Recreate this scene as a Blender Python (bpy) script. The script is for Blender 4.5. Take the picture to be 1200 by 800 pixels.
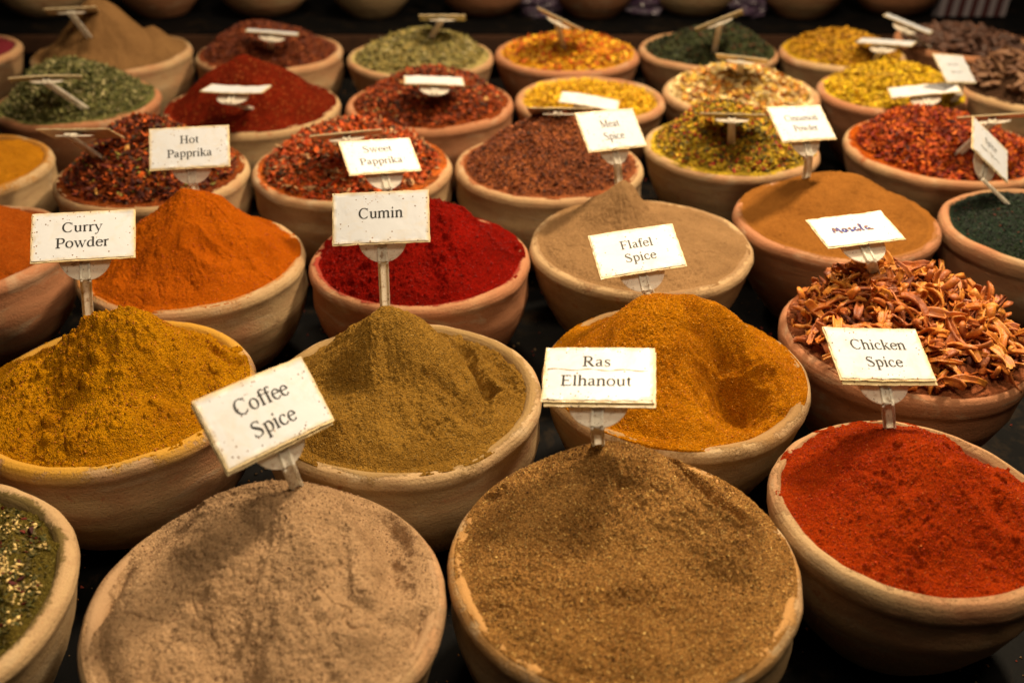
import bpy, math, random
import numpy as np
from mathutils import Matrix, Vector, Euler

for o in list(bpy.data.objects): bpy.data.objects.remove(o, do_unlink=True)
S = bpy.context.scene
COL = S.collection
PI = math.pi

# ------------------------------------------------------------------ camera
CAM_H, PITCH, FPX = 0.52833, math.radians(31.58794), 1154.739
cam_d = bpy.data.cameras.new('camera'); cam = bpy.data.objects.new('camera', cam_d); COL.objects.link(cam)
cam.location = (0, 0, CAM_H); cam.rotation_euler = (PI/2 - PITCH, 0, 0)
cam_d.sensor_width = 36.0; cam_d.lens = 36.0*FPX/1200.0
cam_d.clip_start = 0.02; cam_d.clip_end = 60
cam_d.dof.use_dof = True; cam_d.dof.focus_distance = 0.90; cam_d.dof.aperture_fstop = 4.0
cam_d.dof.aperture_blades = 7
S.camera = cam

# ------------------------------------------------------------------ world, lamps, exposure
W = bpy.data.worlds.new('World'); S.world = W; W.use_nodes = True
bg = W.node_tree.nodes['Background']
bg.inputs['Color'].default_value = (1.0, 0.80, 0.60, 1); bg.inputs['Strength'].default_value = 0.012
def area(name, loc, target, size, power, color, shape='DISK'):
    d = bpy.data.lights.new(name, 'AREA'); d.shape = shape; d.size = size; d.energy = power; d.color = color
    o = bpy.data.objects.new(name, d); COL.objects.link(o); o.location = loc
    o.rotation_euler = (Vector(target)-Vector(loc)).to_track_quat('-Z', 'Y').to_euler()
    return o
area('stall_lamp', (0.76, 1.55, 1.45), (0.05, 0.80, 0), 0.22, 48, (1.0, 0.775, 0.50))
area('stall_lamp', (0.05, 1.00, 1.45), (0.0, 0.80, 0), 0.24, 11, (1.0, 0.775, 0.50))  # overhead share of the key, added so the card shadows soften
area('stall_lamp', (0.45, 0.20, 1.40), (0.0, 0.60, 0), 0.24, 10, (1.0, 0.77, 0.49))  # front-right share of the key, added for softer shadows and a brighter front
area('stall_lamp', (-0.35, 2.15, 1.40), (-0.2, 1.6, 0), 0.24, 13, (1.0, 0.76, 0.49))
area('front_fill', (-0.10, 0.05, 1.6), (0.0, 0.80, 0), 0.6, 3.6, (1.0, 0.82, 0.60))  # added soft fill from high in front, brightens the card paddles; no awning modelled
S.view_settings.view_transform = 'Standard'; S.view_settings.look = 'None'
S.view_settings.exposure = 0.0; S.view_settings.gamma = 1.0; S.view_settings.use_curve_mapping = False
S.render.engine = 'CYCLES'
S.cycles.use_denoising = True
S.cycles.max_bounces = 6; S.cycles.diffuse_bounces = 3; S.cycles.glossy_bounces = 3

# ------------------------------------------------------------------ helpers
def tag(o, label=None, cat=None, group=None, kind=None):
    if label: o['label'] = label
    if cat: o['category'] = cat
    if group: o['group'] = group
    if kind: o['kind'] = kind
    return o
def mesh_np(name, V, F, mat=None, smooth=True, cols=None):
    V = np.asarray(V, np.float32); F = np.asarray(F, np.int32)
    me = bpy.data.meshes.new(name)
    me.vertices.add(len(V)); me.vertices.foreach_set('co', V.ravel())
    k = F.shape[1]
    me.loops.add(F.size); me.loops.foreach_set('vertex_index', F.ravel())
    me.polygons.add(len(F)); me.polygons.foreach_set('loop_start', np.arange(0, F.size, k, dtype=np.int32))
    me.polygons.foreach_set('loop_total', np.full(len(F), k, np.int32))
    me.update(calc_edges=True)
    me.polygons.foreach_set('use_smooth', np.full(len(F), smooth, bool))
    if cols is not None:
        a = me.color_attributes.new('Col', 'FLOAT_COLOR', 'POINT')
        c = np.ones((len(V), 4), np.float32); c[:, :3] = cols
        a.data.foreach_set('color', c.ravel())
    if mat: me.materials.append(mat)
    return me
def link(name, me, parent=None, loc=(0, 0, 0)):
    o = bpy.data.objects.new(name, me); COL.objects.link(o); o.location = loc
    if parent: o.parent = parent
    return o
def empty(name, loc=(0, 0, 0)):
    o = bpy.data.objects.new(name, None); COL.objects.link(o); o.location = loc; o.empty_display_size = 0.02
    return o

class Noise:
    def __init__(s, seed):
        r = np.random.RandomState(seed); s.g = r.rand(256, 256)*2*PI
        s.gx, s.gy = np.cos(s.g), np.sin(s.g); s.h = r.rand(4, 256, 256)
    def p(s, x, y):
        xi = np.floor(x).astype(int); yi = np.floor(y).astype(int); fx = x-xi; fy = y-yi
        u = fx*fx*fx*(fx*(fx*6-15)+10); v = fy*fy*fy*(fy*(fy*6-15)+10)
        a = xi & 255; b = yi & 255; a1 = (a+1) & 255; b1 = (b+1) & 255
        n00 = s.gx[a, b]*fx+s.gy[a, b]*fy; n10 = s.gx[a1, b]*(fx-1)+s.gy[a1, b]*fy
        n01 = s.gx[a, b1]*fx+s.gy[a, b1]*(fy-1); n11 = s.gx[a1, b1]*(fx-1)+s.gy[a1, b1]*(fy-1)
        return 1.4*((n00*(1-u)+n10*u)*(1-v)+(n01*(1-u)+n11*u)*v)
    def fbm(s, x, y, o=4, gain=.5):
        t = 0; a = 1; f = 1
        for k in range(o): t = t+a*s.p(x*f+17.3*k, y*f-9.1*k); a *= gain; f *= 2.03
        return t
    def lumps(s, x, y, prob=.5, rmin=.15, rmax=.5):
        # jittered-grid half-sphere clods; height in cell units
        xi = np.floor(x).astype(int); yi = np.floor(y).astype(int); out = np.zeros_like(x)
        for dx in (-1, 0, 1):
            for dy in (-1, 0, 1):
                a = (xi+dx) & 255; b = (yi+dy) & 255
                px = xi+dx+s.h[0][a, b]; py = yi+dy+s.h[1][a, b]
                r = rmin+(rmax-rmin)*s.h[2][a, b]**2
                d2 = ((x-px)**2+(y-py)**2)/(r*r)
                z = np.where(s.h[3][a, b] < prob, r*np.sqrt(np.clip(1-d2, 0, 1)), 0)
                out = np.maximum(out, z)
        return out

# ------------------------------------------------------------------ materials
class NT:
    def __init__(s, name):
        s.m = bpy.data.materials.new(name); s.m.use_nodes = True; s.t = s.m.node_tree; s.n = s.t.nodes
        s.b = s.n['Principled BSDF']
    def N(s, typ, **kw):
        n = s.n.new('ShaderNode'+typ)
        for k, v in kw.items():
            if k in n.inputs: s.set(n.inputs[k], v)
            else: setattr(n, k, v)
        return n
    def set(s, sock, v):
        if hasattr(v, 'is_output'): s.t.links.new(v, sock)
        elif hasattr(sock, 'default_value'):
            try: sock.default_value = v
            except Exception: sock.default_value = (*v, 1)
    def attr(s, name, out='Fac'):
        return s.N('Attribute', attribute_type='OBJECT', attribute_name=name).outputs[out]
    def mix(s, f, a, b, mode='MIX'):
        n = s.N('Mix', data_type='RGBA', blend_type=mode); s.set(n.inputs[0], f)
        for i, v in ((6, a), (7, b)):
            s.set(n.inputs[i], v if hasattr(v, 'is_output') else (*v[:3], 1))
        return n.outputs[2]
    def math(s, op, a, b=0.0, clamp=False):
        n = s.N('Math', operation=op, use_clamp=clamp); s.set(n.inputs[0], a); s.set(n.inputs[1], b); return n.outputs[0]
    def rng(s, v, a, b, c=0.0, d=1.0):
        n = s.N('MapRange'); s.set(n.inputs[0], v)
        for i, x in enumerate((a, b, c, d)): s.set(n.inputs[i+1], x)
        return n.outputs[0]
    def noise(s, vec, scale, detail=4, rough=.55, dist=0.0):
        n = s.N('TexNoise'); s.set(n.inputs['Vector'], vec); s.set(n.inputs['Scale'], scale); n.inputs['Detail'].default_value = detail
        n.inputs['Roughness'].default_value = rough; n.inputs['Distortion'].default_value = dist; return n.outputs['Fac']
    def bump(s, h, dist, strength=1.0, normal=None):
        n = s.N('Bump'); s.set(n.inputs['Height'], h); n.inputs['Distance'].default_value = dist; s.set(n.inputs['Strength'], strength)
        if normal: s.set(n.inputs['Normal'], normal)
        return n.outputs[0]
    def objvec(s, k=1.0):
        co = s.N('TexCoord').outputs['Object']
        a = s.N('VectorMath', operation='ADD'); s.set(a.inputs[0], co)
        sd = s.attr('seed'); c = s.N('CombineXYZ'); s.set(c.inputs[0], sd); s.set(c.inputs[1], s.math('MULTIPLY', sd, 1.7)); s.set(c.inputs[2], 0.0)
        s.set(a.inputs[1], c.outputs[0]); return a.outputs[0], co

def mat_clay():
    m = NT('terracotta'); v, co = m.objvec()
    st = m.N('VectorMath', operation='MULTIPLY'); m.set(st.inputs[0], v); st.inputs[1].default_value = (1, 1, 2.6)
    big = m.noise(st.outputs[0], 9, 3, .5, .6); med = m.noise(st.outputs[0], 34, 5, .6, .3); fine = m.noise(v, 420, 4, .65)
    f = m.rng(m.math('ADD', m.math('ADD', big, m.math('MULTIPLY', med, .35)), m.math('MULTIPLY', m.attr('tint'), .75)), .82, 1.25)
    f = m.math('MULTIPLY', f, 1.0, True)
    col = m.mix(f, (.47, .325, .168), (.40, .170, .080))
    # pale slip bloom and grey-green marks
    g = m.rng(m.noise(st.outputs[0], 15, 4, .6, 1.0), .56, .70)
    col = m.mix(m.math('MULTIPLY', g, .55, True), col, (.52, .43, .29))
    r = m.rng(m.noise(v, 26, 5, .7, 1.5), .62, .68)
    col = m.mix(m.math('MULTIPLY', r, .55, True), col, (.36, .10, .04))
    sd_ = m.rng(m.noise(st.outputs[0], 11, 6, .7, 2.0), .50, .72); col = m.mix(m.math('MULTIPLY', sd_, .5, True), col, (.24, .125, .06))
    sep = m.N('SeparateXYZ'); m.set(sep.inputs[0], co)
    # throwing rings
    wz = m.math('MULTIPLY', m.math('ADD', sep.outputs[2], m.math('MULTIPLY', big, .006)), 1.0)
    ringv = m.N('CombineXYZ'); m.set(ringv.inputs[2], wz); m.set(ringv.inputs[0], m.attr('seed'))
    ring = m.noise(ringv.outputs[0], 260, 5, .75)
    col = m.mix(m.rng(ring, .35, .7, .0, .30), col, (.30, .15, .08))
    spk = m.rng(m.noise(v, 520, 3, .6), .62, .70)
    col = m.mix(m.math('MULTIPLY', spk, .6, True), col, (.12, .06, .03))
    # spice dust lying on the lip
    lip = m.rng(sep.outputs[2], -.016, -.002)
    dn = m.math('ADD', m.noise(v, 22, 4, .6), m.math('MULTIPLY', m.noise(v, 330, 4, .7), .42))
    dth = m.math('SUBTRACT', 1.02, m.math('MULTIPLY', m.attr('dust'), .42))
    rad = m.N('VectorMath', operation='LENGTH'); pj = m.N('CombineXYZ'); m.set(pj.inputs[0], sep.outputs[0]); m.set(pj.inputs[1], sep.outputs[1]); m.set(rad.inputs[0], pj.outputs[0])
    gap = m.math('SUBTRACT', m.attr('radius'), rad.outputs['Value'])
    dth = m.math('SUBTRACT', dth, m.rng(gap, .005, .016, 0, .42))
    df = m.math('MULTIPLY', m.rng(dn, dth, m.math('ADD', dth, .10)), m.math('MULTIPLY', lip, .85), True)
    col = m.mix(df, col, m.attr('dust_color', 'Color'))
    m.set(m.b.inputs['Base Color'], col); m.b.inputs['Roughness'].default_value = .82; m.b.inputs['Specular IOR Level'].default_value = .25
    h = m.math('ADD', m.math('MULTIPLY', ring, .35), m.math('ADD', m.math('MULTIPLY', fine, .55), m.math('MULTIPLY', med, .5)))
    h = m.math('ADD', h, m.math('MULTIPLY', df, .6))
    m.set(m.b.inputs['Normal'], m.bump(h, .0020, .8)); return m.m

def mat_powder():
    m = NT('ground_spice'); v, co = m.objvec()
    big = m.noise(v, 17, 4, .55, .4); med = m.noise(v, 120, 5, .65); fine = m.noise(v, 900, 3, .7)
    vo = m.N('TexVoronoi'); m.set(vo.inputs['Vector'], v); m.set(vo.inputs['Scale'], m.attr('grain')); 
    vs = m.N('SeparateColor'); m.set(vs.inputs[0], vo.outputs['Color'])
    ca = m.attr('col_a', 'Color'); cb = m.attr('col_b', 'Color')
    f = m.rng(m.math('ADD', big, m.math('MULTIPLY', med, .6)), .60, 1.02)
    col = m.mix(f, ca, cb)
    g = m.math('ADD', m.math('MULTIPLY', vs.outputs[0], .55), m.math('MULTIPLY', fine, .9))
    amt = m.attr('contrast')
    k = m.rng(g, .35, 1.0, 0, 1)
    lo = m.math('SUBTRACT', 1.0, amt); hi = m.math('ADD', 1.0, amt)
    k2 = m.rng(k, 0.0, 1.0, lo, hi)
    mul = m.N('VectorMath', operation='SCALE'); m.set(mul.inputs[0], col); m.set(mul.inputs['Scale'], k2)
    sp = m.rng(vs.outputs[1], .93, .97); 
    col = m.mix(m.math('MULTIPLY', sp, m.attr('sparkle'), True), mul.outputs[0], m.attr('col_s', 'Color'))
    dk = m.rng(vs.outputs[2], .95, .99)
    col = m.mix(m.math('MULTIPLY', dk, m.attr('specks'), True), col, (.05, .025, .012))
    m.set(m.b.inputs['Base Color'], col); m.b.inputs['Roughness'].default_value = 1; m.b.inputs['Specular IOR Level'].default_value = .03
    h = m.math('ADD', m.math('MULTIPLY', vo.outputs['Distance'], -.8), m.math('ADD', m.math('MULTIPLY', fine, .9), m.math('MULTIPLY', med, 1.4)))
    m.set(m.b.inputs['Normal'], m.bump(h, .0034, m.attr('relief'))); return m.m

def mat_vcol(name, rough=.7, sub=0, bump=.0006):
    m = NT(name); v, co = m.objvec()
    c = m.N('VertexColor', layer_name='Col').outputs[0]
    n = m.noise(v, 500, 3, .6)
    mul = m.N('VectorMath', operation='SCALE'); m.set(mul.inputs[0], c); m.set(mul.inputs['Scale'], m.rng(n, .3, .7, .65, 1.3))
    m.set(m.b.inputs['Base Color'], mul.outputs[0]); m.b.inputs['Roughness'].default_value = rough
    m.b.inputs['Specular IOR Level'].default_value = .3
    m.set(m.b.inputs['Normal'], m.bump(n, bump, .5)); return m.m

def mat_piece(name, cols, rough=.5):
    m = NT(name); co = m.N('TexCoord').outputs['Object']; rnd = m.N('ObjectInfo').outputs['Random']
    a = m.N('VectorMath', operation='ADD'); m.set(a.inputs[0], co); c = m.N('CombineXYZ'); m.set(c.inputs[0], m.math('MULTIPLY', rnd, 9.0)); m.set(a.inputs[1], c.outputs[0]); v = a.outputs[0]
    n = m.noise(v, 70, 4, .6, .5); n2 = m.noise(v, 600, 3, .6)
    r = m.N('ValToRGB'); e = r.color_ramp.elements
    e[0].position = 0; e[0].color = (*cols[0], 1); e[1].position = 1; e[1].color = (*cols[-1], 1)
    for i, k in enumerate(cols[1:-1]):
        q = e.new((i+1)/(len(cols)-1)); q.color = (*k, 1)
    m.set(r.inputs[0], m.math('ADD', m.math('MULTIPLY', rnd, .62), m.rng(n, .3, .7, -.08, .46)))
    col = m.mix(m.rng(n2, .35, .7, 0, .3), r.outputs[0], (.12, .04, .02))
    m.set(m.b.inputs['Base Color'], col); m.b.inputs['Roughness'].default_value = rough; m.b.inputs['Specular IOR Level'].default_value = .4
    m.set(m.b.inputs['Normal'], m.bump(m.math('ADD', n2, m.math('MULTIPLY', n, 2.0)), .001, .6)); return m.m

def mat_paper(name, base, gloss):
    m = NT(name); v, co = m.objvec()
    sep = m.N('SeparateXYZ'); m.set(sep.inputs[0], co)
    hw = m.attr('half_w')
    ex = m.math('SUBTRACT', hw, m.math('ABSOLUTE', sep.outputs[0])); ey = m.math('SUBTRACT', .027, m.math('ABSOLUTE', sep.outputs[1]))
    ed = m.math('ADD', m.math('MINIMUM', ex, ey), m.math('MULTIPLY', m.math('SUBTRACT', m.noise(v, 110, 4, .6), .5), .006))
    ef = m.rng(ed, .0045, .0005)
    col = m.mix(m.math('MULTIPLY', ef, .75, True), base, (.74, .56, .27))
    # brown grime smears near the edge, crumbs stuck all over
    sm = m.math('MULTIPLY', m.rng(m.noise(v, 60, 5, .7, 2.0), .60, .72), m.rng(ed, .013, .001), True)
    col = m.mix(m.math('MULTIPLY', sm, .6), col, (.42, .22, .09))
    col = m.mix(m.rng(m.noise(v, 38, 5, .62, 1.2), .52, .74, 0, .38), col, (.66, .56, .40))
    vo = m.N('TexVoronoi'); m.set(vo.inputs['Vector'], v); vo.inputs['Scale'].default_value = 520
    vc = m.N('SeparateColor'); m.set(vc.inputs[0], vo.outputs['Color'])
    prob = m.math('ADD', .965, m.rng(ed, .002, .016, -.10, .02))
    prob = m.math('ADD', prob, m.math('MULTIPLY', m.math('SUBTRACT', .5, m.noise(v, 45, 2)), .22))
    dot = m.math('MULTIPLY', m.math('GREATER_THAN', vc.outputs[0], prob), m.math('LESS_THAN', vo.outputs['Distance'], m.math('ADD', .16, m.math('MULTIPLY', vc.outputs[1], .28))))
    col = m.mix(dot, col, m.mix(vc.outputs[2], (.06, .03, .015), (.32, .14, .05)))
    m.set(m.b.inputs['Base Color'], col); m.b.inputs['Roughness'].default_value = .38; m.b.inputs['Specular IOR Level'].default_value = .45
    m.b.inputs['Coat Weight'].default_value = gloss; m.b.inputs['Coat Roughness'].default_value = .16
    h = m.math('ADD', m.noise(v, 35, 3, .5, .5), m.math('MULTIPLY', dot, .15))
    m.set(m.b.inputs['Normal'], m.bump(h, .002, .35)); return m.m

def mat_plain(name, col, rough=.5, spec=.5, trans=0, bumpk=None, col2=None, nscale=60, thr=(.45, .65), coat=0, metal=0):
    m = NT(name); v, co = m.objvec()
    if col2:
        c = m.mix(m.rng(m.noise(v, nscale, 5, .65, .6), *thr), col, col2)
        m.set(m.b.inputs['Base Color'], c)
    else: m.set(m.b.inputs['Base Color'], (*col, 1))
    m.b.inputs['Roughness'].default_value = rough; m.b.inputs['Specular IOR Level'].default_value = spec
    m.b.inputs['Transmission Weight'].default_value = trans; m.b.inputs['Coat Weight'].default_value = coat
    if bumpk: m.set(m.b.inputs['Normal'], m.bump(m.noise(v, bumpk[0], 4, .6), bumpk[1], .6))
    return m.m

CLAY = mat_clay(); POWDER = mat_powder(); FLAKE = mat_vcol('dried_flakes'); 
PAPER = mat_paper('laminated_paper', (.70, .74, .82), .35); BOARD = mat_paper('card_board', (.70, .62, .46), .2)
INK = mat_plain('black_print', (.018, .018, .02), .6, .3, col2=(.05, .05, .05), nscale=300)
SMEAR = mat_plain('brown_smear', (.42, .27, .16), .6, .3, col2=(.62, .50, .38), nscale=200)
INK_FAINT = mat_plain('faded_print', (.055, .052, .05), .6, .3)
INK_BLUE = mat_plain('blue_pen', (.03, .045, .26), .6, .3, col2=(.22, .10, .05), nscale=110, thr=(.48, .54))
def mat_plastic():
    m = NT('milky_plastic'); v, co = m.objvec()
    col = m.mix(m.rng(m.noise(v, 130, 5, .7, 1.2), .56, .70), (.95, .92, .85), (.42, .26, .14))
    col = m.mix(m.rng(m.noise(v, 620, 2, .5), .68, .73), col, (.10, .05, .02))
    m.set(m.b.inputs['Base Color'], col); m.b.inputs['Roughness'].default_value = .32
    t = m.N('BsdfTranslucent'); m.set(t.inputs['Color'], col); x = m.N('MixShader'); x.inputs[0].default_value = .62
    m.t.links.new(m.b.outputs[0], x.inputs[1]); m.t.links.new(t.outputs[0], x.inputs[2])
    m.t.links.new(x.outputs[0], m.n['Material Output'].inputs['Surface']); return m.m
PLASTIC = mat_plastic()
COUNTER = mat_plain('black_counter', (.0035, .0035, .0038), .6, .06, 0, (70, .0008), (.028, .018, .010), 22, (.55, .78))
EDGE = mat_plain('counter_edge_wood', (.055, .024, .012), .5, .4, 0, (40, .001), (.03, .014, .008), 20)
MACE = mat_piece('mace_aril', [(.22, .060, .026), (.42, .12, .035), (.60, .18, .022), (.74, .31, .045), (.50, .20, .08)], .45)
BARK = mat_piece('brown_root', [(.05, .022, .012), (.12, .052, .024), (.20, .10, .05), (.30, .17, .09)], .6)
PODS = mat_piece('dark_pod', [(.03, .014, .010), (.06, .028, .018), (.11, .05, .03)], .55)

# ------------------------------------------------------------------ tables
BOWLS = {
'A0':(-1.1093,1.9488,0.1350),
'A1':(-0.7853,1.9453,0.1517),
'A2':(-0.4762,1.9488,0.1426),
'A3':(-0.1781,1.9184,0.1420),
'A4':(0.1077,1.9423,0.1418),
'A5':(0.3882,1.9675,0.1371),
'A6':(0.6496,1.9492,0.1215),
'A7':(0.9201,2.0346,0.1350),
'B0':(-0.7387,1.6439,0.1343),
'B1':(-0.4372,1.6166,0.1473),
'B2':(-0.1393,1.6343,0.1418),
'B3':(0.1332,1.6580,0.1289),
'B4':(0.3984,1.6919,0.1358),
'B5':(0.6637,1.6986,0.1266),
'B6':(0.9287,1.7210,0.1364),
'C0':(-0.8063,1.3442,0.1350),
'C1':(-0.5113,1.3219,0.1346),
'C2':(-0.2306,1.3468,0.1442),
'C3':(0.0535,1.3513,0.1371),
'C4':(0.3326,1.4296,0.1316),
'C5':(0.6540,1.4210,0.1483),
'D0':(-0.6759,1.0743,0.1350),
'D1':(-0.3802,1.0479,0.1331),
'D2':(-0.1100,1.0534,0.1315),
'D3':(0.1580,1.0916,0.1368),
'D4':(0.4173,1.1668,0.1302),
'D5':(0.6738,1.1380,0.1259),
'E0':(-0.3794,0.7771,0.1316),
'E1':(-0.1043,0.7696,0.1333),
'E2':(0.1595,0.8047,0.1305),
'E3':(0.4092,0.8780,0.1272),
'F0':(-0.4572,0.5088,0.1350),
'F1':(-0.1764,0.5041,0.1292),
'F2':(0.0841,0.5491,0.1331),
'F3':(0.3264,0.6127,0.1151),

}
CARDS = {
'F1':((-0.1731,0.5710,0.1200),(0.634,0.766,-0.102,-0.469,0.486,0.737),(-0.1624,0.5807,0.0350),0.095),
'F2':((0.0671,0.6360,0.1070),(0.989,-0.127,0.075,0.097,0.945,0.311),(0.0722,0.6469,0.0200),0.086),
'F3':((0.3053,0.6943,0.0886),(0.984,0.142,-0.107,-0.092,0.921,0.377),(0.3294,0.6906,0.0120),0.086),
'E0':((-0.4130,0.8626,0.1171),(0.978,0.205,-0.036,-0.146,0.800,0.582),(-0.4313,0.8701,0.0300),0.095),
'E1':((-0.1281,0.8838,0.1267),(0.999,0.019,0.040,-0.042,0.691,0.721),(-0.1341,0.9074,0.0200),0.095),
'E2':((0.1270,0.8988,0.0833),(0.978,0.198,0.063,-0.204,0.855,0.477),(0.1435,0.9097,0.0300),0.090),
'E3':((0.3556,0.9306,0.0919),(0.980,0.196,0.028,-0.198,0.970,0.140),(0.3964,0.9415,0.0200),0.086),
'D1':((-0.3887,1.1342,0.1048),(0.993,0.120,0.014,-0.093,0.690,0.718),(-0.3967,1.1484,0.0450),0.095),
'D2':((-0.1585,1.1250,0.0973),(0.906,0.413,-0.092,-0.327,0.822,0.466),(-0.1574,1.1353,0.0300),0.090),
'D3':((0.1231,1.1804,0.1107),(0.819,0.561,-0.121,-0.327,0.629,0.705),(0.1385,1.1990,0.0350),0.095),
'D4':((0.3674,1.2101,0.1088),(0.893,0.437,-0.110,-0.296,0.753,0.588),(0.3896,1.2243,0.0300),0.090),
'D5':((0.6193,1.2175,0.0708),(0.764,0.179,-0.620,0.218,0.832,0.510),(0.6380,1.1858,0.0150),0.086),
'C1':((-0.5754,1.2665,0.0751),(1.000,0.008,0.006,-0.003,0.843,-0.538),(-0.5541,1.2891,0.0200),0.095),
'C2':((-0.2220,1.2753,0.0704),(0.988,0.147,0.049,-0.112,0.894,-0.433),(-0.2148,1.3051,0.0200),0.095),
'C3':((0.0720,1.3824,0.0648),(0.978,-0.200,0.053,0.196,0.818,-0.540),(0.0647,1.4083,0.0200),0.095),
'C4':((0.3151,1.3665,0.0661),(0.970,-0.236,0.051,0.237,0.888,-0.394),(0.3181,1.3655,0.0200),0.090),
'C5':((0.6732,1.3423,0.0724),(0.910,-0.367,0.193,0.414,0.830,-0.374),(0.6431,1.3449,0.0200),0.090),
'B0':((-0.7315,1.5355,0.0702),(0.922,0.379,-0.073,-0.378,0.850,-0.366),(-0.6900,1.5600,0.0100),0.105),
'B1':((-0.4220,1.4866,0.0657),(0.999,-0.053,-0.011,0.051,0.993,-0.107),(-0.4193,1.5011,0.0350),0.095),
'B2':((-0.1243,1.5552,0.0595),(0.992,0.104,-0.066,-0.108,0.992,-0.058),(-0.1317,1.5725,0.0300),0.095),
'B3':((0.1242,1.5462,0.0293),(0.981,-0.149,-0.127,0.152,0.988,0.012),(0.1350,1.5600,0.0000),0.095),
'B4':((0.3916,1.6823,0.0588),(0.959,-0.280,-0.036,0.245,0.890,-0.383),(0.3939,1.6858,0.0300),0.086),
'B5':((0.6683,1.5763,0.0377),(0.967,-0.196,0.164,0.199,0.980,-0.002),(0.6700,1.6000,0.0000),0.105),
'B6':((0.7221,1.6015,0.0648),(0.753,0.627,-0.203,-0.352,0.642,0.681),(0.7450,1.6300,0.0000),0.105),
'A1':((-0.8199,1.8878,0.0908),(0.956,0.294,-0.018,-0.278,0.877,-0.391),(-0.7958,1.8892,0.0350),0.090),
'A2':((-0.4492,1.8768,0.0541),(0.981,0.153,-0.121,-0.172,0.972,-0.159),(-0.4572,1.8852,0.0200),0.095),
'A3':((-0.1304,1.8921,0.0769),(0.999,0.037,-0.008,-0.038,0.918,-0.394),(-0.1569,1.8892,0.0350),0.086),
'A4':((0.0918,1.8774,0.0758),(0.895,-0.236,-0.378,0.106,0.936,-0.335),(0.0971,1.8846,0.0250),0.095),
'A5':((0.3880,1.8859,0.0724),(0.910,-0.104,0.402,0.257,0.901,-0.348),(0.3852,1.8846,0.0250),0.090),
'A6':((0.6949,1.8501,0.0426),(0.866,-0.497,0.060,0.500,0.862,-0.078),(0.6800,1.8600,0.0000),0.100),
'A7':((0.7716,1.9594,0.0497),(0.841,-0.475,-0.259,0.457,0.880,-0.131),(0.8300,1.9700,0.0000),0.095),
}
TABLE_Z = -0.141
BACK_Z = -0.122

# ------------------------------------------------------------------ setting
def slab(name, x0, x1, y0, y1, z0, z1, mat, bev=.004, parent=None):
    import bmesh
    bm = bmesh.new(); bmesh.ops.create_cube(bm, size=1)
    for v in bm.verts:
        v.co = ((x0+x1)/2+v.co.x*(x1-x0), (y0+y1)/2+v.co.y*(y1-y0), (z0+z1)/2+v.co.z*(z1-z0))
    bmesh.ops.bevel(bm, geom=list(bm.edges), offset=bev, segments=2, affect='EDGES')
    me = bpy.data.meshes.new(name); bm.to_mesh(me); bm.free(); me.materials.append(mat)
    return link(name, me, parent)
tag(slab('counter_top', -2.6, 2.6, -.25, 2.24, TABLE_Z-.04, TABLE_Z, COUNTER), kind='structure')
tag(slab('back_counter', -3.2, 3.2, 2.56, 4.6, BACK_Z-.012, BACK_Z, COUNTER), kind='structure')
tag(slab('back_counter_edge', -3.2, 3.2, 2.535, 2.558, BACK_Z-.045, BACK_Z-.002, EDGE), kind='structure')
tag(slab('floor', -6, 6, -2, 8, -1.05, -.95, COUNTER), kind='structure')

# ------------------------------------------------------------------ bowls
WHERE = {}
def bowl_mesh(R, seed, kind, n=144, deep=1.0):
    rs = np.random.RandomState(seed); nz = Noise(seed+500)
    lip = .0175*R/.135
    if kind == 0:    # straight taper
        out = [(R-.0035, -.020), (R-.006, -.03), (R*.92, -.045), (R*.85, -.065), (R*.75, -.086), (R*.62, -.105), (R*.53, -.117), (R*.49, -.121), (R*.40, -.122), (.002, -.122)]
    elif kind == 1:  # full belly
        out = [(R-.002, -.018), (R-.003, -.030), (R*.985, -.045), (R*.95, -.062), (R*.86, -.085), (R*.72, -.105), (R*.58, -.118), (R*.52, -.121), (R*.44, -.122), (.002, -.122)]
    else:            # lip band over a tapered body
        out = [(R-.001, -.020), (R-.0035, -.026), (R-.005, -.034), (R*.93, -.052), (R*.84, -.075), (R*.71, -.097), (R*.58, -.113), (R*.52, -.120), (R*.44, -.122), (.002, -.122)]
    inn = [(.002, -.108), (R*.3, -.107), (R*.6, -.092), (R*.78, -.065), (R-lip-.006, -.035), (R-lip-.002, -.018), (R-lip, -.009), (R-lip+.002, -.004), (R-lip+.0055, -.0008), (R-.0085, 0), (R-.004, -.0015), (R-.0012, -.005), (R, -.010)]
    prof = np.array(inn+out); prof[:, 1] = np.where(prof[:, 1] < -.03, -.03+(prof[:, 1]+.03)*deep, prof[:, 1])
    # refine the profile
    t = np.arange(len(prof)); tt = np.linspace(0, len(prof)-1, (len(prof)-1)*3+1)
    prof = np.stack([np.interp(tt, t, prof[:, 0]), np.interp(tt, t, prof[:, 1])], 1)
    a = np.linspace(0, 2*PI, n, endpoint=False)
    ca, sa = np.cos(a), np.sin(a)
    w1 = nz.fbm(ca*1.2+5, sa*1.2+5, 2)*.0016; w2 = nz.fbm(ca*1.5+25, sa*1.5+9, 3)*.0018
    V = []
    for r, z in prof:
        k = 1.0 if r > R*.5 else 0.0
        zz = z + w2*np.clip((z+.06)/.06, 0, 1)*k
        nn = nz.fbm(ca*7+z*30, sa*7+z*30, 2)*.0005*k
        rr = r+(w1+nn)*k*(r/R)
        V.append(np.stack([rr*ca, rr*sa, np.broadcast_to(zz, ca.shape)], 1))
    V = np.concatenate(V); m = len(prof)
    i = np.arange(m-1)[:, None]*n; j = np.arange(n)[None, :]; j2 = (j+1) % n
    F = np.stack([i+j, i+j2, i+n+j2, i+n+j], -1).reshape(-1, 4)[:, ::-1]
    return V, F
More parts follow.
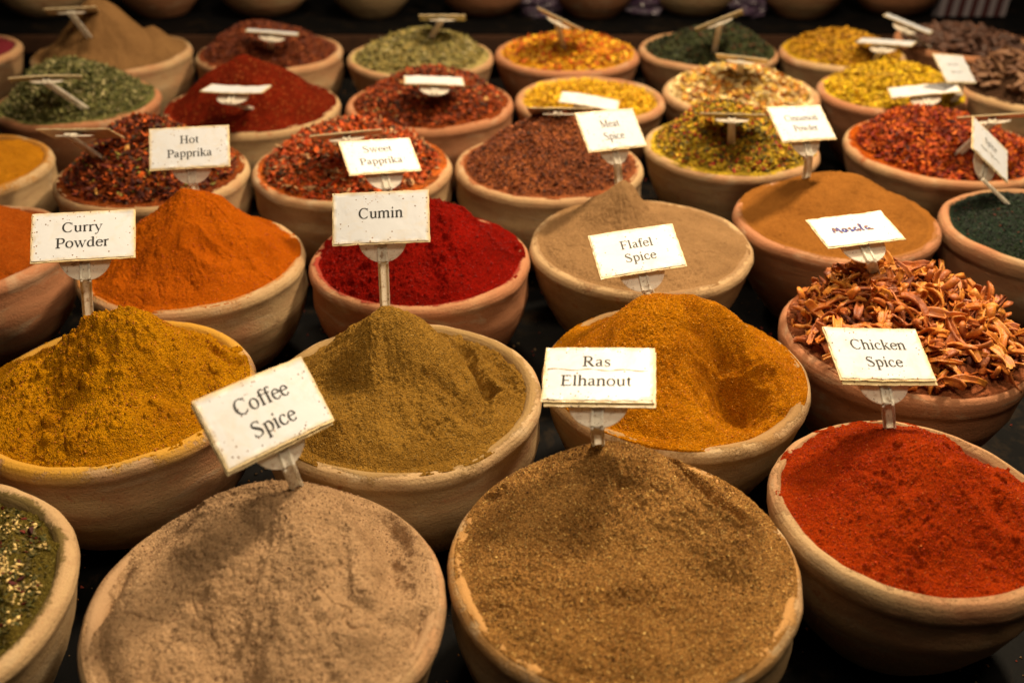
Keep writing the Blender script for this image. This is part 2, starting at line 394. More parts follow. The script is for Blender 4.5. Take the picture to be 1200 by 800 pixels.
# tint 0 pale buff .. 1 red clay ; kind ; dust amount
BINFO = {
'A0':(.45,0,.2),'A1':(.30,1,.5),'A2':(.35,1,.3),'A3':(.40,0,.2),'A4':(.95,0,.1),'A5':(.5,0,.1),'A6':(.4,0,.2),'A7':(1.1,0,.1),
'B0':(.95,0,.3),'B1':(.15,1,.4),'B2':(.95,1,.1),'B3':(.60,0,.1),'B4':(.4,0,.2),'B5':(.95,0,.1),'B6':(.45,1,.1),
'C0':(.05,1,.7),'C1':(.25,1,.2),'C2':(.35,1,.4),'C3':(.25,1,.3),'C4':(.30,0,.2),'C5':(.45,0,.3),
'D0':(.70,1,.3),'D1':(.20,1,.55),'D2':(.80,1,.5),'D3':(.05,0,.6),'D4':(.75,0,.5),'D5':(.65,2,.1),
'E0':(.45,1,.95),'E1':(.10,1,.7),'E2':(.18,0,.75),'E3':(1.1,2,.0),
'F0':(-.05,0,.35),'F1':(.25,0,.75),'F2':(.15,1,.85),'F3':(.35,2,.55)}

# ------------------------------------------------------------------ heaps
def seg_d(x, y, s):
    x0, y0, x1, y1 = s; dx, dy = x1-x0, y1-y0; L = dx*dx+dy*dy
    t = np.clip(((x-x0)*dx+(y-y0)*dy)/L, 0, 1) if L > 1e-9 else np.zeros_like(x)
    return np.hypot(x-x0-t*dx, y-y0-t*dy), t
class Heap:
    # peaks: (x0,y0,z0, x1,y1,z1, slope, round) ; carve: (x0,y0,x1,y1, width, depth, bank) ; all x,y in bowl radii, z,depth in metres
    def __init__(s, key, base=-.010, peaks=(), carve=(), amp=1.0, lump=0.0, lumpscale=90, lumpprob=.4, rough=1.0, over=0.0, flow=1.0, dome=0.0, od=(0, 0)):
        s.od = od
        s.x, s.y, s.R = BOWLS[key]; s.key = key; s.nz = Noise(sum(map(ord, key))*7)
        s.base, s.peaks, s.carve, s.amp, s.lump, s.ls, s.lp, s.rough, s.over, s.flow, s.dome = base, peaks, carve, amp, lump, lumpscale, lumpprob, rough, over, flow, dome
    def z(s, x, y):
        # x, y metres from the bowl's centre
        R = s.R; X, Y = x/R, y/R; n = s.nz; r = np.hypot(x, y)
        wx = X+.06*n.fbm(X*2.2, Y*2.2, 2); wy = Y+.06*n.fbm(X*2.2+40, Y*2.2+7, 2)
        z = s.base + s.dome*(1-np.clip(r/R, 0, 1)**2) + .0025*s.amp*n.fbm(X*3+3, Y*3, 3)
        for (x0, y0, z0, x1, y1, z1, sl, rd) in s.peaks:
            d, t = seg_d(wx, wy, (x0, y0, x1, y1)); d = d*R
            ang = np.arctan2(wy-y0, wx-x0)
            gul = n.fbm(ang*3.2+9, d*9, 3)*s.flow*.035*d
            p = z0+(z1-z0)*t-sl*(np.sqrt(d*d+rd*rd)-rd) + gul
            k = .006; h = np.clip(.5+.5*(p-z)/k, 0, 1); z = z*(1-h)+p*h + k*h*(1-h)*.5
        mk = np.clip(.55+1.3*n.fbm(X*2.1+60, Y*2.1+8, 3), .12, 1.5)
        z = z + .0016*s.amp*mk*n.fbm(x*60, y*60, 4, .55) + .0008*s.rough*(.5+.5*mk)*n.fbm(x*300, y*300, 3, .7)
        rid = 1-np.abs(n.fbm(x*28+70, y*28, 3)); z = z - .0028*s.amp*np.clip(rid-.86, 0, 1)*7*np.clip(n.p(x*13, y*13+50)+.1, 0, 1)
        if s.lump:
            m = np.clip(n.fbm(X*2.6+11, Y*2.6+4, 2)*1.6+.55, 0, 1)
            z = z + s.lump*(n.lumps(x*s.ls, y*s.ls, s.lp, .12, .5)/s.ls*1.3*m + n.lumps(x*s.ls*2.3+5, y*s.ls*2.3, s.lp, .15, .5)/(s.ls*2.3)*1.2)
        lim = 1.0*(R*.965-r)+.0006
        ov = s.over+s.od[0]*np.cos(np.arctan2(y, x)-s.od[1])
        edge = -.0085+.0095*ov+.0016*n.fbm(X*4+30, Y*4+9, 3)+.0010*n.fbm(x*180, y*180, 2)
        inner = R-.0175*R/.135
        hi_ = np.clip((ov-.7)*4, 0, 1)
        cap = np.maximum(edge, z*.8*hi_)+(.70+.12*n.p(X*5, Y*5+3))*np.clip(inner-r, 0, 1)+4.5*np.clip(inner-r, 0, 1)**2
        cap = np.where(hi_ > .5, np.maximum(cap, z-.002), cap)
        k = .007; h = np.clip(.5+.5*(z-cap)/k, 0, 1); z = z*(1-h)+cap*h-k*h*(1-h)*.5
        fin = .0009*n.fbm(x*60, y*60, 3)+.0005*s.rough*n.fbm(x*260, y*260, 3, .6); z = z+fin*h
        for (x0, y0, x1, y1, w, dep, bank) in s.carve:
            d, t = seg_d(wx+.03*n.fbm(X*9, Y*9, 2), wy, (x0, y0, x1, y1)); q = d/w
            z = z - dep*np.exp(-q*q*1.6)*(.55+.45*np.sin(PI*np.clip(t*.9+.05, 0, 1))) + bank*np.exp(-((q-1.35)/.38)**2)
        return np.minimum(z, lim)
    def mesh(s, n):
        u = np.linspace(-1, 1, n); a, b = np.meshgrid(u, u)
        # square to disc
        sx = a*np.sqrt(1-b*b/2); sy = b*np.sqrt(1-a*a/2)
        rr = s.R*.965
        x, y = sx.ravel()*rr, sy.ravel()*rr
        z = s.z(x, y)
        bd = np.maximum(np.abs(a), np.abs(b)).ravel() > .9999
        z[bd] = np.minimum(z[bd], -.012)
        i = np.arange(n-1)[:, None]*n+np.arange(n-1)[None, :]
        F = np.stack([i, i+1, i+n+1, i+n], -1).reshape(-1, 4)
        return np.stack([x, y, z], 1), F

rowname = {'A': 'furthest row', 'B': 'sixth row', 'C': 'fourth row', 'D': 'third row', 'E': 'second row', 'F': 'front row'}
def lin(r, g, b): return tuple(((c/255+.055)/1.055)**2.4 if c > 10 else c/255/12.92 for c in (r, g, b))

# key: (heap kwargs, res, colA, colB, grain, contrast, sparkle, colS, specks, relief, label)
PK = lambda x, y, z, sl=.62, rd=.010: (x, y, z, x, y, z, sl, rd)
HEAPS = {
'F1': (dict(base=-.009, over=.10, od=(.85, 1.70), amp=1.35, flow=1.2, lump=.5, lumpscale=110, lumpprob=.10, peaks=[(.05,.42,.050, .42,.05,.034, .42,.03), (-.30,.35,.034, -.05,.42,.046, .42,.02), PK(-.5,-.2,.012,.25,.04)],
        carve=[(.56,.52,.70,.02,.13,.021,.004), (-.62,.35,-.50,-.1,.16,.008,.001), (-.20,.30,-.02,.22,.10,.008,.0), (.58,-.14,.68,-.20,.11,.008,.0), (.86,-.1,.84,-.3,.05,.006,.0), (-.84,.15,-.88,-.15,.05,.007,.0), (-.02,.1,-.10,-.7,.24,.009,.0), (.42,.25,.52,-.25,.12,.007,.001)]), 430,
        (.37,.235,.128), (.27,.167,.088), 900, .24, .25, (.62,.45,.28), .35, .5, 'sandy brown powder heap in the front bowl under the Coffee Spice card'),
'F2': (dict(base=-.004, over=.45, od=(.45, 2.0), amp=1.5, rough=1.9, lump=.35, lumpscale=240, lumpprob=.35, peaks=[(-.02,.50,.050, .50,.12,.028, .46,.010), (-.35,.40,.026, -.05,.50,.042, .40,.02), PK(0,-.1,.014,.16,.05)],
        carve=[(.30,.74,.68,.20,.095,.032,.006), (-.45,.1,-.2,-.1,.2,.006,.001), (.3,-.1,.5,-.4,.2,.007,.001), (-.28,.36,-.10,.33,.08,.006,.002), (.2,.3,.28,.2,.06,.004,.001)]), 440,
        (.42,.215,.062), (.24,.112,.030), 1050, .50, .6, (.80,.55,.20), .5, .9, 'gold-flecked brown ground spice heap in the front bowl under the Ras Elhanout card'),
'F3': (dict(base=-.012, over=.05, amp=1.3, lump=.9, lumpscale=120, lumpprob=.18, peaks=[(.04,.12,.048, .45,-.05,.026, .56,.012), PK(-.3,.1,.014,.3,.03), PK(-.45,.3,.004,.4,.02)], carve=[(.45,.60,.76,.25,.10,.012,.002), (.35,-.05,.55,-.35,.1,.006,.002)]), 360,
        (.29,.030,.002), (.19,.015,.0015), 1000, .35, .12, (.72,.28,.06), .3, .6, 'brick red chilli powder heap behind which the Chicken Spice card stands'),
'F0': (dict(base=-.014, over=.0, amp=1.0, peaks=[PK(.2,.1,.006,.2,.04)], carve=[(.35,.5,.72,-.3,.10,.005,.003)]), 260,
        (.12,.085,.016), (.08,.062,.012), 800, .35, .3, (.4,.35,.1), .5, .8, 'olive green herb mix strewn with sesame seeds in the bowl cut off at lower left'),
'E0': (dict(base=-.010, over=.5, amp=1.3, rough=1.3, lump=1.0, lumpscale=75, lumpprob=.55, peaks=[(-.06,.13,.071, .14,.08,.078, .98,.008), (.1,-.05,.042, .2,-.35,.024,.5,.03), PK(-.4,-.05,.024,.42,.03), PK(.70,.35,.004,.4,.02)],
        carve=[(.45,.55,.74,.30,.09,.012,.003), (.05,-.1,.1,-.3,.08,.005,.001), (.60,.15,.72,-.15,.09,.007,.003)]), 400,
        (.45,.200,.003), (.31,.118,.002), 800, .38, .35, (.70,.38,.04), .3, .8, 'clumpy ochre yellow powder heap in the bowl behind the Coffee Spice card to its left'),
'E1': (dict(base=-.012, over=.35, flow=1.2, amp=1.35, rough=1.2, lump=.6, lumpscale=110, lumpprob=.25, peaks=[(-.12,.08,.086, .04,.06,.081, 1.15,.007), PK(-.05,-.10,.038,.42,.03), (-.05,.05,.06,-.45,-.30,.02,.8,.012), (.05,-.05,.050,.38,-.42,.014,.70,.012), PK(-.5,-.1,.016,.4,.03)],
        carve=[(.38,.52,.62,-.05,.11,.026,.004), (.62,-.05,.50,-.45,.09,.012,.003), (.62,.40,.80,.05,.08,.010,.003), (.35,.62,.6,.5,.08,.009,.002), (.30,-.20,.42,-.32,.06,.006,.001), (-.72,.3,-.6,.5,.08,.006,.002)]), 400,
        (.29,.155,.026), (.20,.100,.015), 850, .34, .25, (.52,.38,.14), .5, .8, 'olive brown powder cone with crumbling ridges between two golden heaps'),
'E2': (dict(base=-.006, over=.25, amp=1.0, rough=1.2, lump=.35, lumpscale=150, lumpprob=.25, peaks=[(-.28,.16,.066, .10,.16,.068, .72,.024), PK(-.3,-.1,.036,.40,.03), (.20,.12,.062,.66,.05,.024,.7,.012), (.62,.10,.022,.80,-.25,.008,.6,.014)],
        carve=[(.36,-.12,.42,-.42,.30,.078,.003), (.10,-.35,.22,-.70,.16,.010,.001)]), 380,
        (.44,.165,.003), (.32,.100,.002), 900, .38, .5, (.86,.42,.06), .3, .8, 'golden orange powder heap with a scooped hollow on its right side'),
'D0': (dict(base=-.006, over=.1, amp=1.0, peaks=[PK(-.1,.1,.055,.6,.02)], lump=.3), 200, (.30,.062,.004), (.23,.045,.003), 900, .25, .2, (.7,.3,.05), .2, .6, 'burnt orange powder heap cut off by the left edge behind the Curry Powder card'),
'D1': (dict(base=-.006, over=.2, amp=1.1, lump=.6, lumpscale=90, lumpprob=.22, peaks=[PK(.05,.10,.083,.78,.009), PK(.0,-.1,.030,.35,.03)], carve=[(.15,-.3,.4,-.4,.07,.005,.002), (-.75,-.3,-.6,-.55,.1,.006,.001), (.7,-.1,.78,-.3,.08,.005,.002)]), 330,
        (.38,.085,.002), (.29,.058,.0015), 900, .22, .15, (.75,.30,.05), .25, .6, 'bright orange powder cone rising right of the Curry Powder card'),
'D2': (dict(base=-.006, over=.3, amp=1.3, lump=1.0, lumpscale=85, lumpprob=.6, peaks=[PK(.05,.10,.066,.62,.016), (.1,.1,.05,.7,.2,.012,.6,.014)], carve=[(.5,.4,.8,.1,.12,.008,.003)]), 320,
        (.235,.005,.002), (.12,.003,.0012), 800, .32, .1, (.6,.08,.03), .2, .8, 'crimson red powder heap with round clods behind the Cumin card'),
'D3': (dict(base=-.003, over=.6, amp=.8, dome=.016, peaks=[PK(-.20,.42,.058,1.0,.012), (-.3,.35,.030,.1,.30,.024,.5,.02)], lump=.4, lumpprob=.08, lumpscale=90, carve=[(.1,.5,.3,.2,.1,.005,.001)]), 300,
        (.26,.150,.068), (.20,.113,.050), 1000, .18, .1, (.5,.38,.22), .2, .45, 'flat tan powder with a raised knob at the back behind the Flafel Spice card'),
'D4': (dict(base=-.004, over=.6, amp=.6, dome=.018, peaks=[PK(.05,.30,.041,.42,.02), (-.1,.3,.034,.6,.1,.022,.5,.02)], lump=.2), 220,
        (.25,.098,.018), (.19,.072,.013), 1000, .15, .05, (.5,.3,.1), .1, .35, 'smooth cinnamon brown powder mound behind the handwritten card'),
'C0': (dict(base=-.008, over=.2, amp=.7, dome=.012, peaks=[PK(.3,.3,.012,.3,.02)], lump=.2), 140, (.36,.145,.006), (.28,.105,.005), 900, .2, .1, (.7,.4,.1), .1, .4, 'mustard yellow powder in the bowl cut off by the left edge'),
'B1': (dict(base=-.006, over=.4, amp=1.0, peaks=[PK(-.02,.0,.084,.62,.012)], carve=[(.1,-.55,.2,-.6,.2,.012,.002)], lump=.8, lumpscale=160, lumpprob=.6), 220, (.17,.014,.004), (.10,.010,.003), 420, .4, .4, (.5,.16,.04), .3, .9, 'dark red ground pepper cone rising behind the Hot Papprika card'),
'A1': (dict(base=-.004, over=.5, amp=.9, peaks=[(-.10,0,.104,.02,.02,.098,1.15,.008), PK(.48,.2,.040,.7,.016), PK(-.15,-.05,.040,.40,.03), (0,0,.07,.35,-.4,.01,.7,.01)], lump=.2), 170, (.20,.108,.042), (.155,.082,.032), 900, .15, .05, (.5,.38,.22), .1, .4, 'tall pale brown powder peak in the large bowl at the far left corner'),
'A0': (dict(base=-.008, amp=1.0, dome=.02, lump=.5), 90, (.16,.02,.03), (.12,.015,.02), 700, .3, .1, (.4,.1,.1), .1, .5, 'dark wine coloured spice in the far bowl cut off by the left edge'),
}
# flaky spices: kwargs, res, base colour, flakes [(colour, weight)], n, size, elong, label
FL = {
'C1': (dict(base=-.008, amp=1.6, peaks=[PK(-.05,.10,.070,.55,.02)], carve=[(.3,-.2,.5,-.3,.2,.006,.002)]), (.10,.02,.008), [((.30,.072,.014),4),((.13,.018,.008),6),((.58,.13,.015),2.5),((.07,.03,.015),3),((.50,.28,.08),.7),((.30,.26,.06),.4)], 3600, 0.0066, 1.7, 'coarse red and orange pepper flakes in the bowl behind the Hot Papprika card'),
'C2': (dict(base=-.008, amp=1.6, peaks=[PK(.0,.15,.055,.45,.03)]), (.12,.04,.015), [((.62,.14,.02),5),((.50,.09,.02),4),((.22,.09,.035),3),((.62,.38,.20),1.3),((.10,.05,.02),2)], 3600, 0.0066, 2.2, 'orange and brown dried vegetable flakes in the bowl behind the Sweet Papprika card'),
'C3': (dict(base=-.006, amp=1.6, peaks=[PK(.14,.10,.074,.60,.02)], carve=[(.1,-.2,.15,-.35,.2,.008,.001)]), (.12,.04,.02), [((.30,.09,.03),5),((.20,.06,.025),5),((.42,.15,.05),2),((.09,.035,.018),3)], 5200, .0040, 1.2, 'coarse reddish brown ground spice in the bowl behind the Meat Spice card'),
'C4': (dict(base=-.008, amp=1.5, peaks=[PK(-.10,.10,.058,.50,.03)]), (.08,.05,.012), [((.62,.42,.03),4),((.50,.36,.02),3),((.34,.035,.015),2.5),((.06,.06,.02),3),((.17,.14,.03),2.5),((.70,.25,.04),.8)], 4000, 0.0056, 1.6, 'yellow, green and dark red flake mix in the bowl behind the Cinnamon Powder card'),
'C5': (dict(base=-.010, amp=1.6, dome=.014, peaks=[PK(-.2,.25,.040,.32,.03)]), (.14,.02,.006), [((.46,.090,.006),6),((.62,.17,.014),3.5),((.26,.022,.006),4),((.10,.012,.006),3)], 4200, 0.0068, 1.8, 'bright red chilli flakes in the wide bowl near the right edge'),
'D5': (dict(base=-.006, amp=1.0, dome=.02), (.015,.022,.012), [((.020,.034,.024),6),((.014,.026,.02),6),((.05,.08,.045),1.5),((.16,.03,.015),.5),((.01,.014,.01),3)], 7000, .0022, 1.6, 'dark green dried herb leaves in the bowl at the right edge'),
'B0': (dict(base=-.006, amp=1.6, peaks=[PK(-.11,.0,.064,.50,.03)]), (.07,.07,.025), [((.17,.17,.055),6),((.09,.10,.03),4),((.34,.32,.14),3),((.52,.46,.26),1.3)], 4800, 0.0052, 2.4, 'grey green dried herb heap in the red clay bowl at the left'),
'B2': (dict(base=-.006, amp=1.6, peaks=[PK(.07,.10,.048,.42,.03)]), (.07,.018,.008), [((.31,.064,.012),5),((.50,.11,.018),3),((.10,.03,.012),4),((.48,.28,.11),.8)], 3200, 0.0072, 1.5, 'red and dark brown pepper flakes in the red clay bowl behind the Cumin card'),
'B3': (dict(base=-.012, amp=1.2, dome=.016), (.36,.20,.01), [((.76,.50,.02),6),((.66,.38,.015),3),((.50,.26,.015),2)], 2800, 0.0068, 1.3, 'bright yellow granules in the grey rimmed bowl left of the Meat Spice card'),
'B4': (dict(base=-.008, amp=1.8, dome=.010, peaks=[PK(-.02,.2,.030,.35,.03)]), (.35,.17,.04), [((.80,.66,.36),5),((.74,.52,.12),4),((.60,.27,.05),3),((.36,.12,.03),1.5)], 1700, 0.0105, 1.4, 'cream and amber dried fruit pieces in the bowl behind the Cinnamon Powder card'),
'B5': (dict(base=-.006, amp=1.6, dome=.008, peaks=[PK(.15,.2,.036,.36,.03)]), (.32,.20,.01), [((.74,.52,.02),6),((.60,.38,.02),4),((.40,.25,.02),2)], 2400, 0.008, 1.4, 'lemon yellow flakes in the red clay bowl under two tilted white cards'),
'A2': (dict(base=-.006, amp=1.5, peaks=[PK(-.16,.10,.052,.50,.03)], carve=[(.0,-.3,.3,-.35,.22,.014,.002)]), (.09,.025,.012), [((.22,.055,.02),5),((.14,.035,.015),5),((.32,.10,.03),2)], 2600, 0.0064, 1.3, 'dark reddish brown crumbled spice in the second far bowl from the left'),
'A3': (dict(base=-.006, amp=1.4, peaks=[PK(.10,.0,.046,.42,.03)]), (.15,.13,.05), [((.42,.34,.12),5),((.30,.27,.09),5),((.52,.46,.26),2),((.16,.15,.06),3)], 2600, 0.006, 2.0, 'pale olive dried herb heap in a far bowl left of centre'),
'A4': (dict(base=-.008, amp=1.4, dome=.012, peaks=[PK(.06,.0,.032,.34,.03)]), (.32,.12,.01), [((.76,.42,.02),5),((.62,.17,.02),4),((.78,.52,.06),2),((.42,.10,.015),2)], 1900, 0.009, 1.5, 'yellow and orange petal mix in a red clay far bowl at centre'),
'A5': (dict(base=-.008, amp=1.4, peaks=[PK(.24,.10,.040,.40,.03)]), (.03,.035,.015), [((.06,.075,.03),6),((.09,.10,.04),3),((.03,.035,.015),4),((.16,.05,.02),1)], 2800, 0.0054, 2.0, 'dark green herb heap in a far bowl right of centre'),
'A6': (dict(base=-.006, amp=1.6, peaks=[PK(.0,.1,.034,.38,.03)]), (.28,.16,.01), [((.64,.38,.02),6),((.52,.28,.02),4),((.34,.17,.02),2)], 2300, 0.0072, 1.5, 'golden yellow flake heap in the far bowl behind the lemon yellow one'),
}
PC = {'E3': (dict(base=-.012, amp=1.0, dome=.026, peaks=[PK(-.08,.15,.036,.32,.04)]), (.24,.075,.03), 'tangled orange brown mace blades in the red clay bowl behind the Chicken Spice card'),
      'B6': (dict(base=-.014, amp=1.5, dome=.02, peaks=[PK(-.35,.2,.045,.42,.03)]), (.05,.025,.014), 'brown dried root pieces in the far right bowl with a tilted card'),
      'A7': (dict(base=-.012, amp=1.2, dome=.02), (.02,.01,.008), 'blackish dried pods in the red clay bowl at the far right corner')}

BOWL_LABEL = {
'A0':'pale clay bowl cut off at the far left holding dark wine coloured spice','A1':'large buff clay bowl at the far left under the tall pale brown peak','A2':'buff clay bowl holding dark reddish brown crumbs, second in the furthest row','A3':'buff clay bowl of pale olive herbs in the furthest row','A4':'red clay bowl of yellow and orange petals in the furthest row','A5':'clay bowl of dark green herb in the furthest row','A6':'clay bowl of golden yellow flakes in the furthest row','A7':'red clay bowl of blackish pods at the far right corner',
'B0':'red clay bowl of grey green herbs at the left','B1':'buff clay bowl under the dark red pepper cone','B2':'red clay bowl of red and dark brown flakes behind the Cumin card','B3':'grey rimmed clay bowl of bright yellow granules','B4':'clay bowl of cream and amber fruit pieces','B5':'red clay bowl of lemon yellow flakes under two white cards','B6':'brown clay bowl of dried root pieces at the right edge',
'C0':'buff clay bowl of mustard yellow powder at the left edge','C1':'clay bowl of coarse red pepper flakes behind the Hot Papprika card','C2':'clay bowl of orange and brown flakes behind the Sweet Papprika card','C3':'buff clay bowl of reddish brown grains behind the Meat Spice card','C4':'clay bowl of yellow, green and dark red mix behind the Cinnamon Powder card','C5':'wide clay bowl of bright red chilli flakes near the right edge',
'D0':'reddish clay bowl cut off at the left behind the Curry Powder card','D1':'buff clay bowl of bright orange powder beside the Curry Powder card','D2':'pink clay bowl of crimson powder behind the Cumin card','D3':'pale buff clay bowl of tan powder behind the Flafel Spice card','D4':'reddish clay bowl of smooth cinnamon brown powder','D5':'orange clay bowl of dark green herb at the right edge',
'E0':'yellow dusted clay bowl of clumpy ochre powder at the left edge','E1':'buff clay bowl holding the olive brown powder cone','E2':'buff clay bowl holding the scooped golden orange powder','E3':'red clay bowl full of mace blades at the right',
'F0':'pale clay bowl with a thick rim cut off at the lower left corner','F1':'clay bowl of sandy brown powder in front of the Coffee Spice card','F2':'clay bowl filled over its rim with gold-flecked brown powder at front centre','F3':'lipped clay bowl of brick red powder at the lower right'}

DUSTC = {'E2': (.30, .17, .06), 'E0': (.50, .26, .015), 'F3': (.30, .17, .08), 'E1': (.27, .17, .06), 'D1': (.42, .16, .03)}
def dustcol(key):
    if key in DUSTC: return DUSTC[key]
    if key in HEAPS: return HEAPS[key][2]
    if key in FL: return FL[key][2][0][0]
    return (.3, .2, .12)
for i, (key, (bx, by, R)) in enumerate(BOWLS.items()):
    tint, kind, dust = BINFO[key]
    V, F = bowl_mesh(R, 31+i, kind, 192 if key[0] in 'EF' else 112, 1.205)
    o = link('spice_bowl', mesh_np('spice_bowl', V, F, CLAY), None, (bx, by, 0))
    tag(o, BOWL_LABEL[key], 'clay bowl', 'clay bowls of spice on the counter')
    o['tint'] = float(tint); o['seed'] = float(i*1.37+.5); o['radius'] = float(R); o['dust'] = float(dust); o['dust_color'] = tuple(float(c) for c in dustcol(key))

def heap_props(o, i, ca, cb, grain, contrast, sparkle, cs, specks, relief):
    o['seed'] = float(i*2.11+.3); o['col_a'] = tuple(map(float, ca)); o['col_b'] = tuple(map(float, cb)); o['col_s'] = tuple(map(float, cs))
    o['grain'] = float(grain); o['contrast'] = float(contrast); o['sparkle'] = float(sparkle); o['specks'] = float(specks); o['relief'] = float(relief)
HOBJ = {}
for i, (key, (kw, res, ca, cb, grain, con, spk, cs, specks, relief, label)) in enumerate(HEAPS.items()):
    h = Heap(key, **kw); V, F = h.mesh(res)
    o = link('spice_heap', mesh_np('spice_heap', V, F, POWDER), None, (h.x, h.y, 0))
    tag(o, label, 'spice heap', 'heaps of spice filling the bowls'); heap_props(o, i, ca, cb, grain, con, spk, cs, specks, relief)
    HOBJ[key] = (h, o)

def flakes(h, n, size, elong, cols, seed, rad=.865, lift=.5, thick=.22, spread=None):
    rs = np.random.RandomState(seed)
    a = rs.rand(n)*2*PI; r = np.sqrt(rs.rand(n))*h.R*rad
    x, y = r*np.cos(a), r*np.sin(a)
    if spread is not None:
        keep = spread(x/h.R, y/h.R, rs); x, y = x[keep], y[keep]; n = len(x)
    z = h.z(x, y)+rs.rand(n)*size*lift
    s = size*(.45+.8*rs.rand(n)**1.5)
    base = np.array([[1, 0, 0], [0, 1, 0], [-1, 0, 0], [0, -1, 0], [.15, .1, 1], [-.1, -.05, -1]], float)
    V = np.repeat(base[None], n, 0)+rs.randn(n, 6, 3)*.22
    V[..., 0] *= (s*elong*.5)[:, None]; V[..., 1] *= (s*.5)[:, None]; V[..., 2] *= (s*.5*thick*(1+rs.rand(n)))[:, None]
    # random curl
    V[..., 2] += (V[..., 0]**2)/(s[:, None]+1e-9)*(rs.rand(n)-.3)[:, None]*.8
    yaw = rs.rand(n)*2*PI; tx = rs.randn(n)*.55; ty = rs.randn(n)*.55
    def rot(V, ang, i, j):
        c, s_ = np.cos(ang)[:, None], np.sin(ang)[:, None]; A = V[..., i]*c-V[..., j]*s_; B = V[..., i]*s_+V[..., j]*c
        V[..., i] = A; V[..., j] = B
    rot(V, tx, 1, 2); rot(V, ty, 0, 2); rot(V, yaw, 0, 1)
    V[..., 0] += x[:, None]; V[..., 1] += y[:, None]; V[..., 2] += z[:, None]
    f = np.array([[0, 1, 4], [1, 2, 4], [2, 3, 4], [3, 0, 4], [1, 0, 5], [2, 1, 5], [3, 2, 5], [0, 3, 5]])
    F = (np.arange(n)[:, None, None]*6+f[None]).reshape(-1, 3)
    w = np.array([c[1] for c in cols], float); w /= w.sum(); ci = rs.choice(len(cols), n, p=w)
    C = np.array([c[0] for c in cols])[ci]**1.2*(.50+.72*rs.rand(n))[:, None]
    return V.reshape(-1, 3), F, np.repeat(C, 6, 0)
for i, (key, (kw, cb, cols, n, size, el, label)) in enumerate(FL.items()):
    h = Heap(key, **kw); V, F = h.mesh(110)
    o = link('spice_heap', mesh_np('spice_heap', V, F, POWDER), None, (h.x, h.y, 0))
    tag(o, label, 'spice heap', 'heaps of spice filling the bowls')
    heap_props(o, 40+i, cols[0][0], cb, 260, .4, .2, cols[1][0], .5, .8)
    V, F, C = flakes(h, int(n*1.25), size, el, cols, 900+i)
    f = link('spice_flakes', mesh_np('spice_flakes', V, F, FLAKE, False, C), o); f['kind'] = 'stuff'; f['seed'] = float(i)
    HOBJ[key] = (h, o)
# seeds and red bits in the herb mix at lower left
h, o = HOBJ['F0']
def clus(X, Y, rs):
    n = Noise(77); k = n.fbm(X*4.2, Y*4.2, 3); return k*1.6+.12 > rs.rand(len(X))
V, F, C = flakes(h, 5200, .0030, 1.7, [((.72, .56, .26), 7), ((.60, .44, .18), 3)], 5, .84, .5, .7, clus)
f = link('sesame_seeds', mesh_np('sesame_seeds', V, F, FLAKE, True, C), o); f['kind'] = 'stuff'; f['seed'] = 1.0
V, F, C = flakes(h, 5200, .0030, 1.8, [((.14, .11, .025), 7), ((.09, .09, .02), 5), ((.22, .18, .05), 2), ((.16, .02, .012), 1.2)], 6, .85, .4, .3)
f = link('herb_leaves', mesh_np('herb_leaves', V, F, FLAKE, False, C), o); f['kind'] = 'stuff'; f['seed'] = 2.0
V, F, C = flakes(h, 500, .008, 1.8, [((.15, .015, .012), 7), ((.10, .012, .010), 5)], 7, .80, .4, .3, lambda X, Y, rs: Noise(5).fbm(X*3+3, Y*3, 2) > .15)
f = link('red_berry_bits', mesh_np('red_berry_bits', V, F, FLAKE, False, C), o); f['kind'] = 'stuff'; f['seed'] = 3.0

# small grains spilled on the powders and the rims
def grains(key, n, size, cols, seed, rad=.95, spread=None, name='loose_grains'):
    h, o = HOBJ[key]; V, F, C = flakes(h, n, size, 1.15, cols, seed, rad, .35, .8, spread)
    f = link(name, mesh_np(name, V, F, FLAKE, True, C), o); f['kind'] = 'stuff'; f['seed'] = float(seed)
edgey = lambda X, Y, rs: (np.hypot(X, Y) > .80) | (rs.rand(len(X)) < .25)
grains('F1', 6000, .0012, [((.50, .33, .20), 4), ((.36, .22, .13), 5), ((.20, .11, .06), 2), ((.70, .5, .3), .4)], 21, .94)
grains('F2', 12000, .00115, [((.66, .42, .13), 4), ((.34, .18, .06), 7), ((.13, .06, .02), 4), ((.90, .66, .26), 1.6)], 22, .94)
grains('F3', 4500, .0011, [((.52, .07, .015), 6), ((.36, .03, .01), 4), ((.66, .22, .05), .5)], 23, .93)
grains('E0', 2600, .0014, [((.60, .26, .03), 5), ((.48, .17, .02), 4), ((.30, .10, .015), 1)], 24, .94)
grains('E1', 2600, .0012, [((.40, .26, .07), 5), ((.28, .17, .04), 4), ((.14, .08, .02), 1.4)], 25, .94)
grains('E2', 2600, .0011, [((.72, .30, .04), 5), ((.55, .17, .02), 4), ((.85, .48, .10), 1)], 26, .93)
grains('D1', 1300, .0014, [((.60, .14, .012), 5), ((.45, .09, .01), 3)], 27, .92)
grains('D2', 1800, .0016, [((.38, .015, .01), 5), ((.26, .01, .008), 3)], 28, .92)

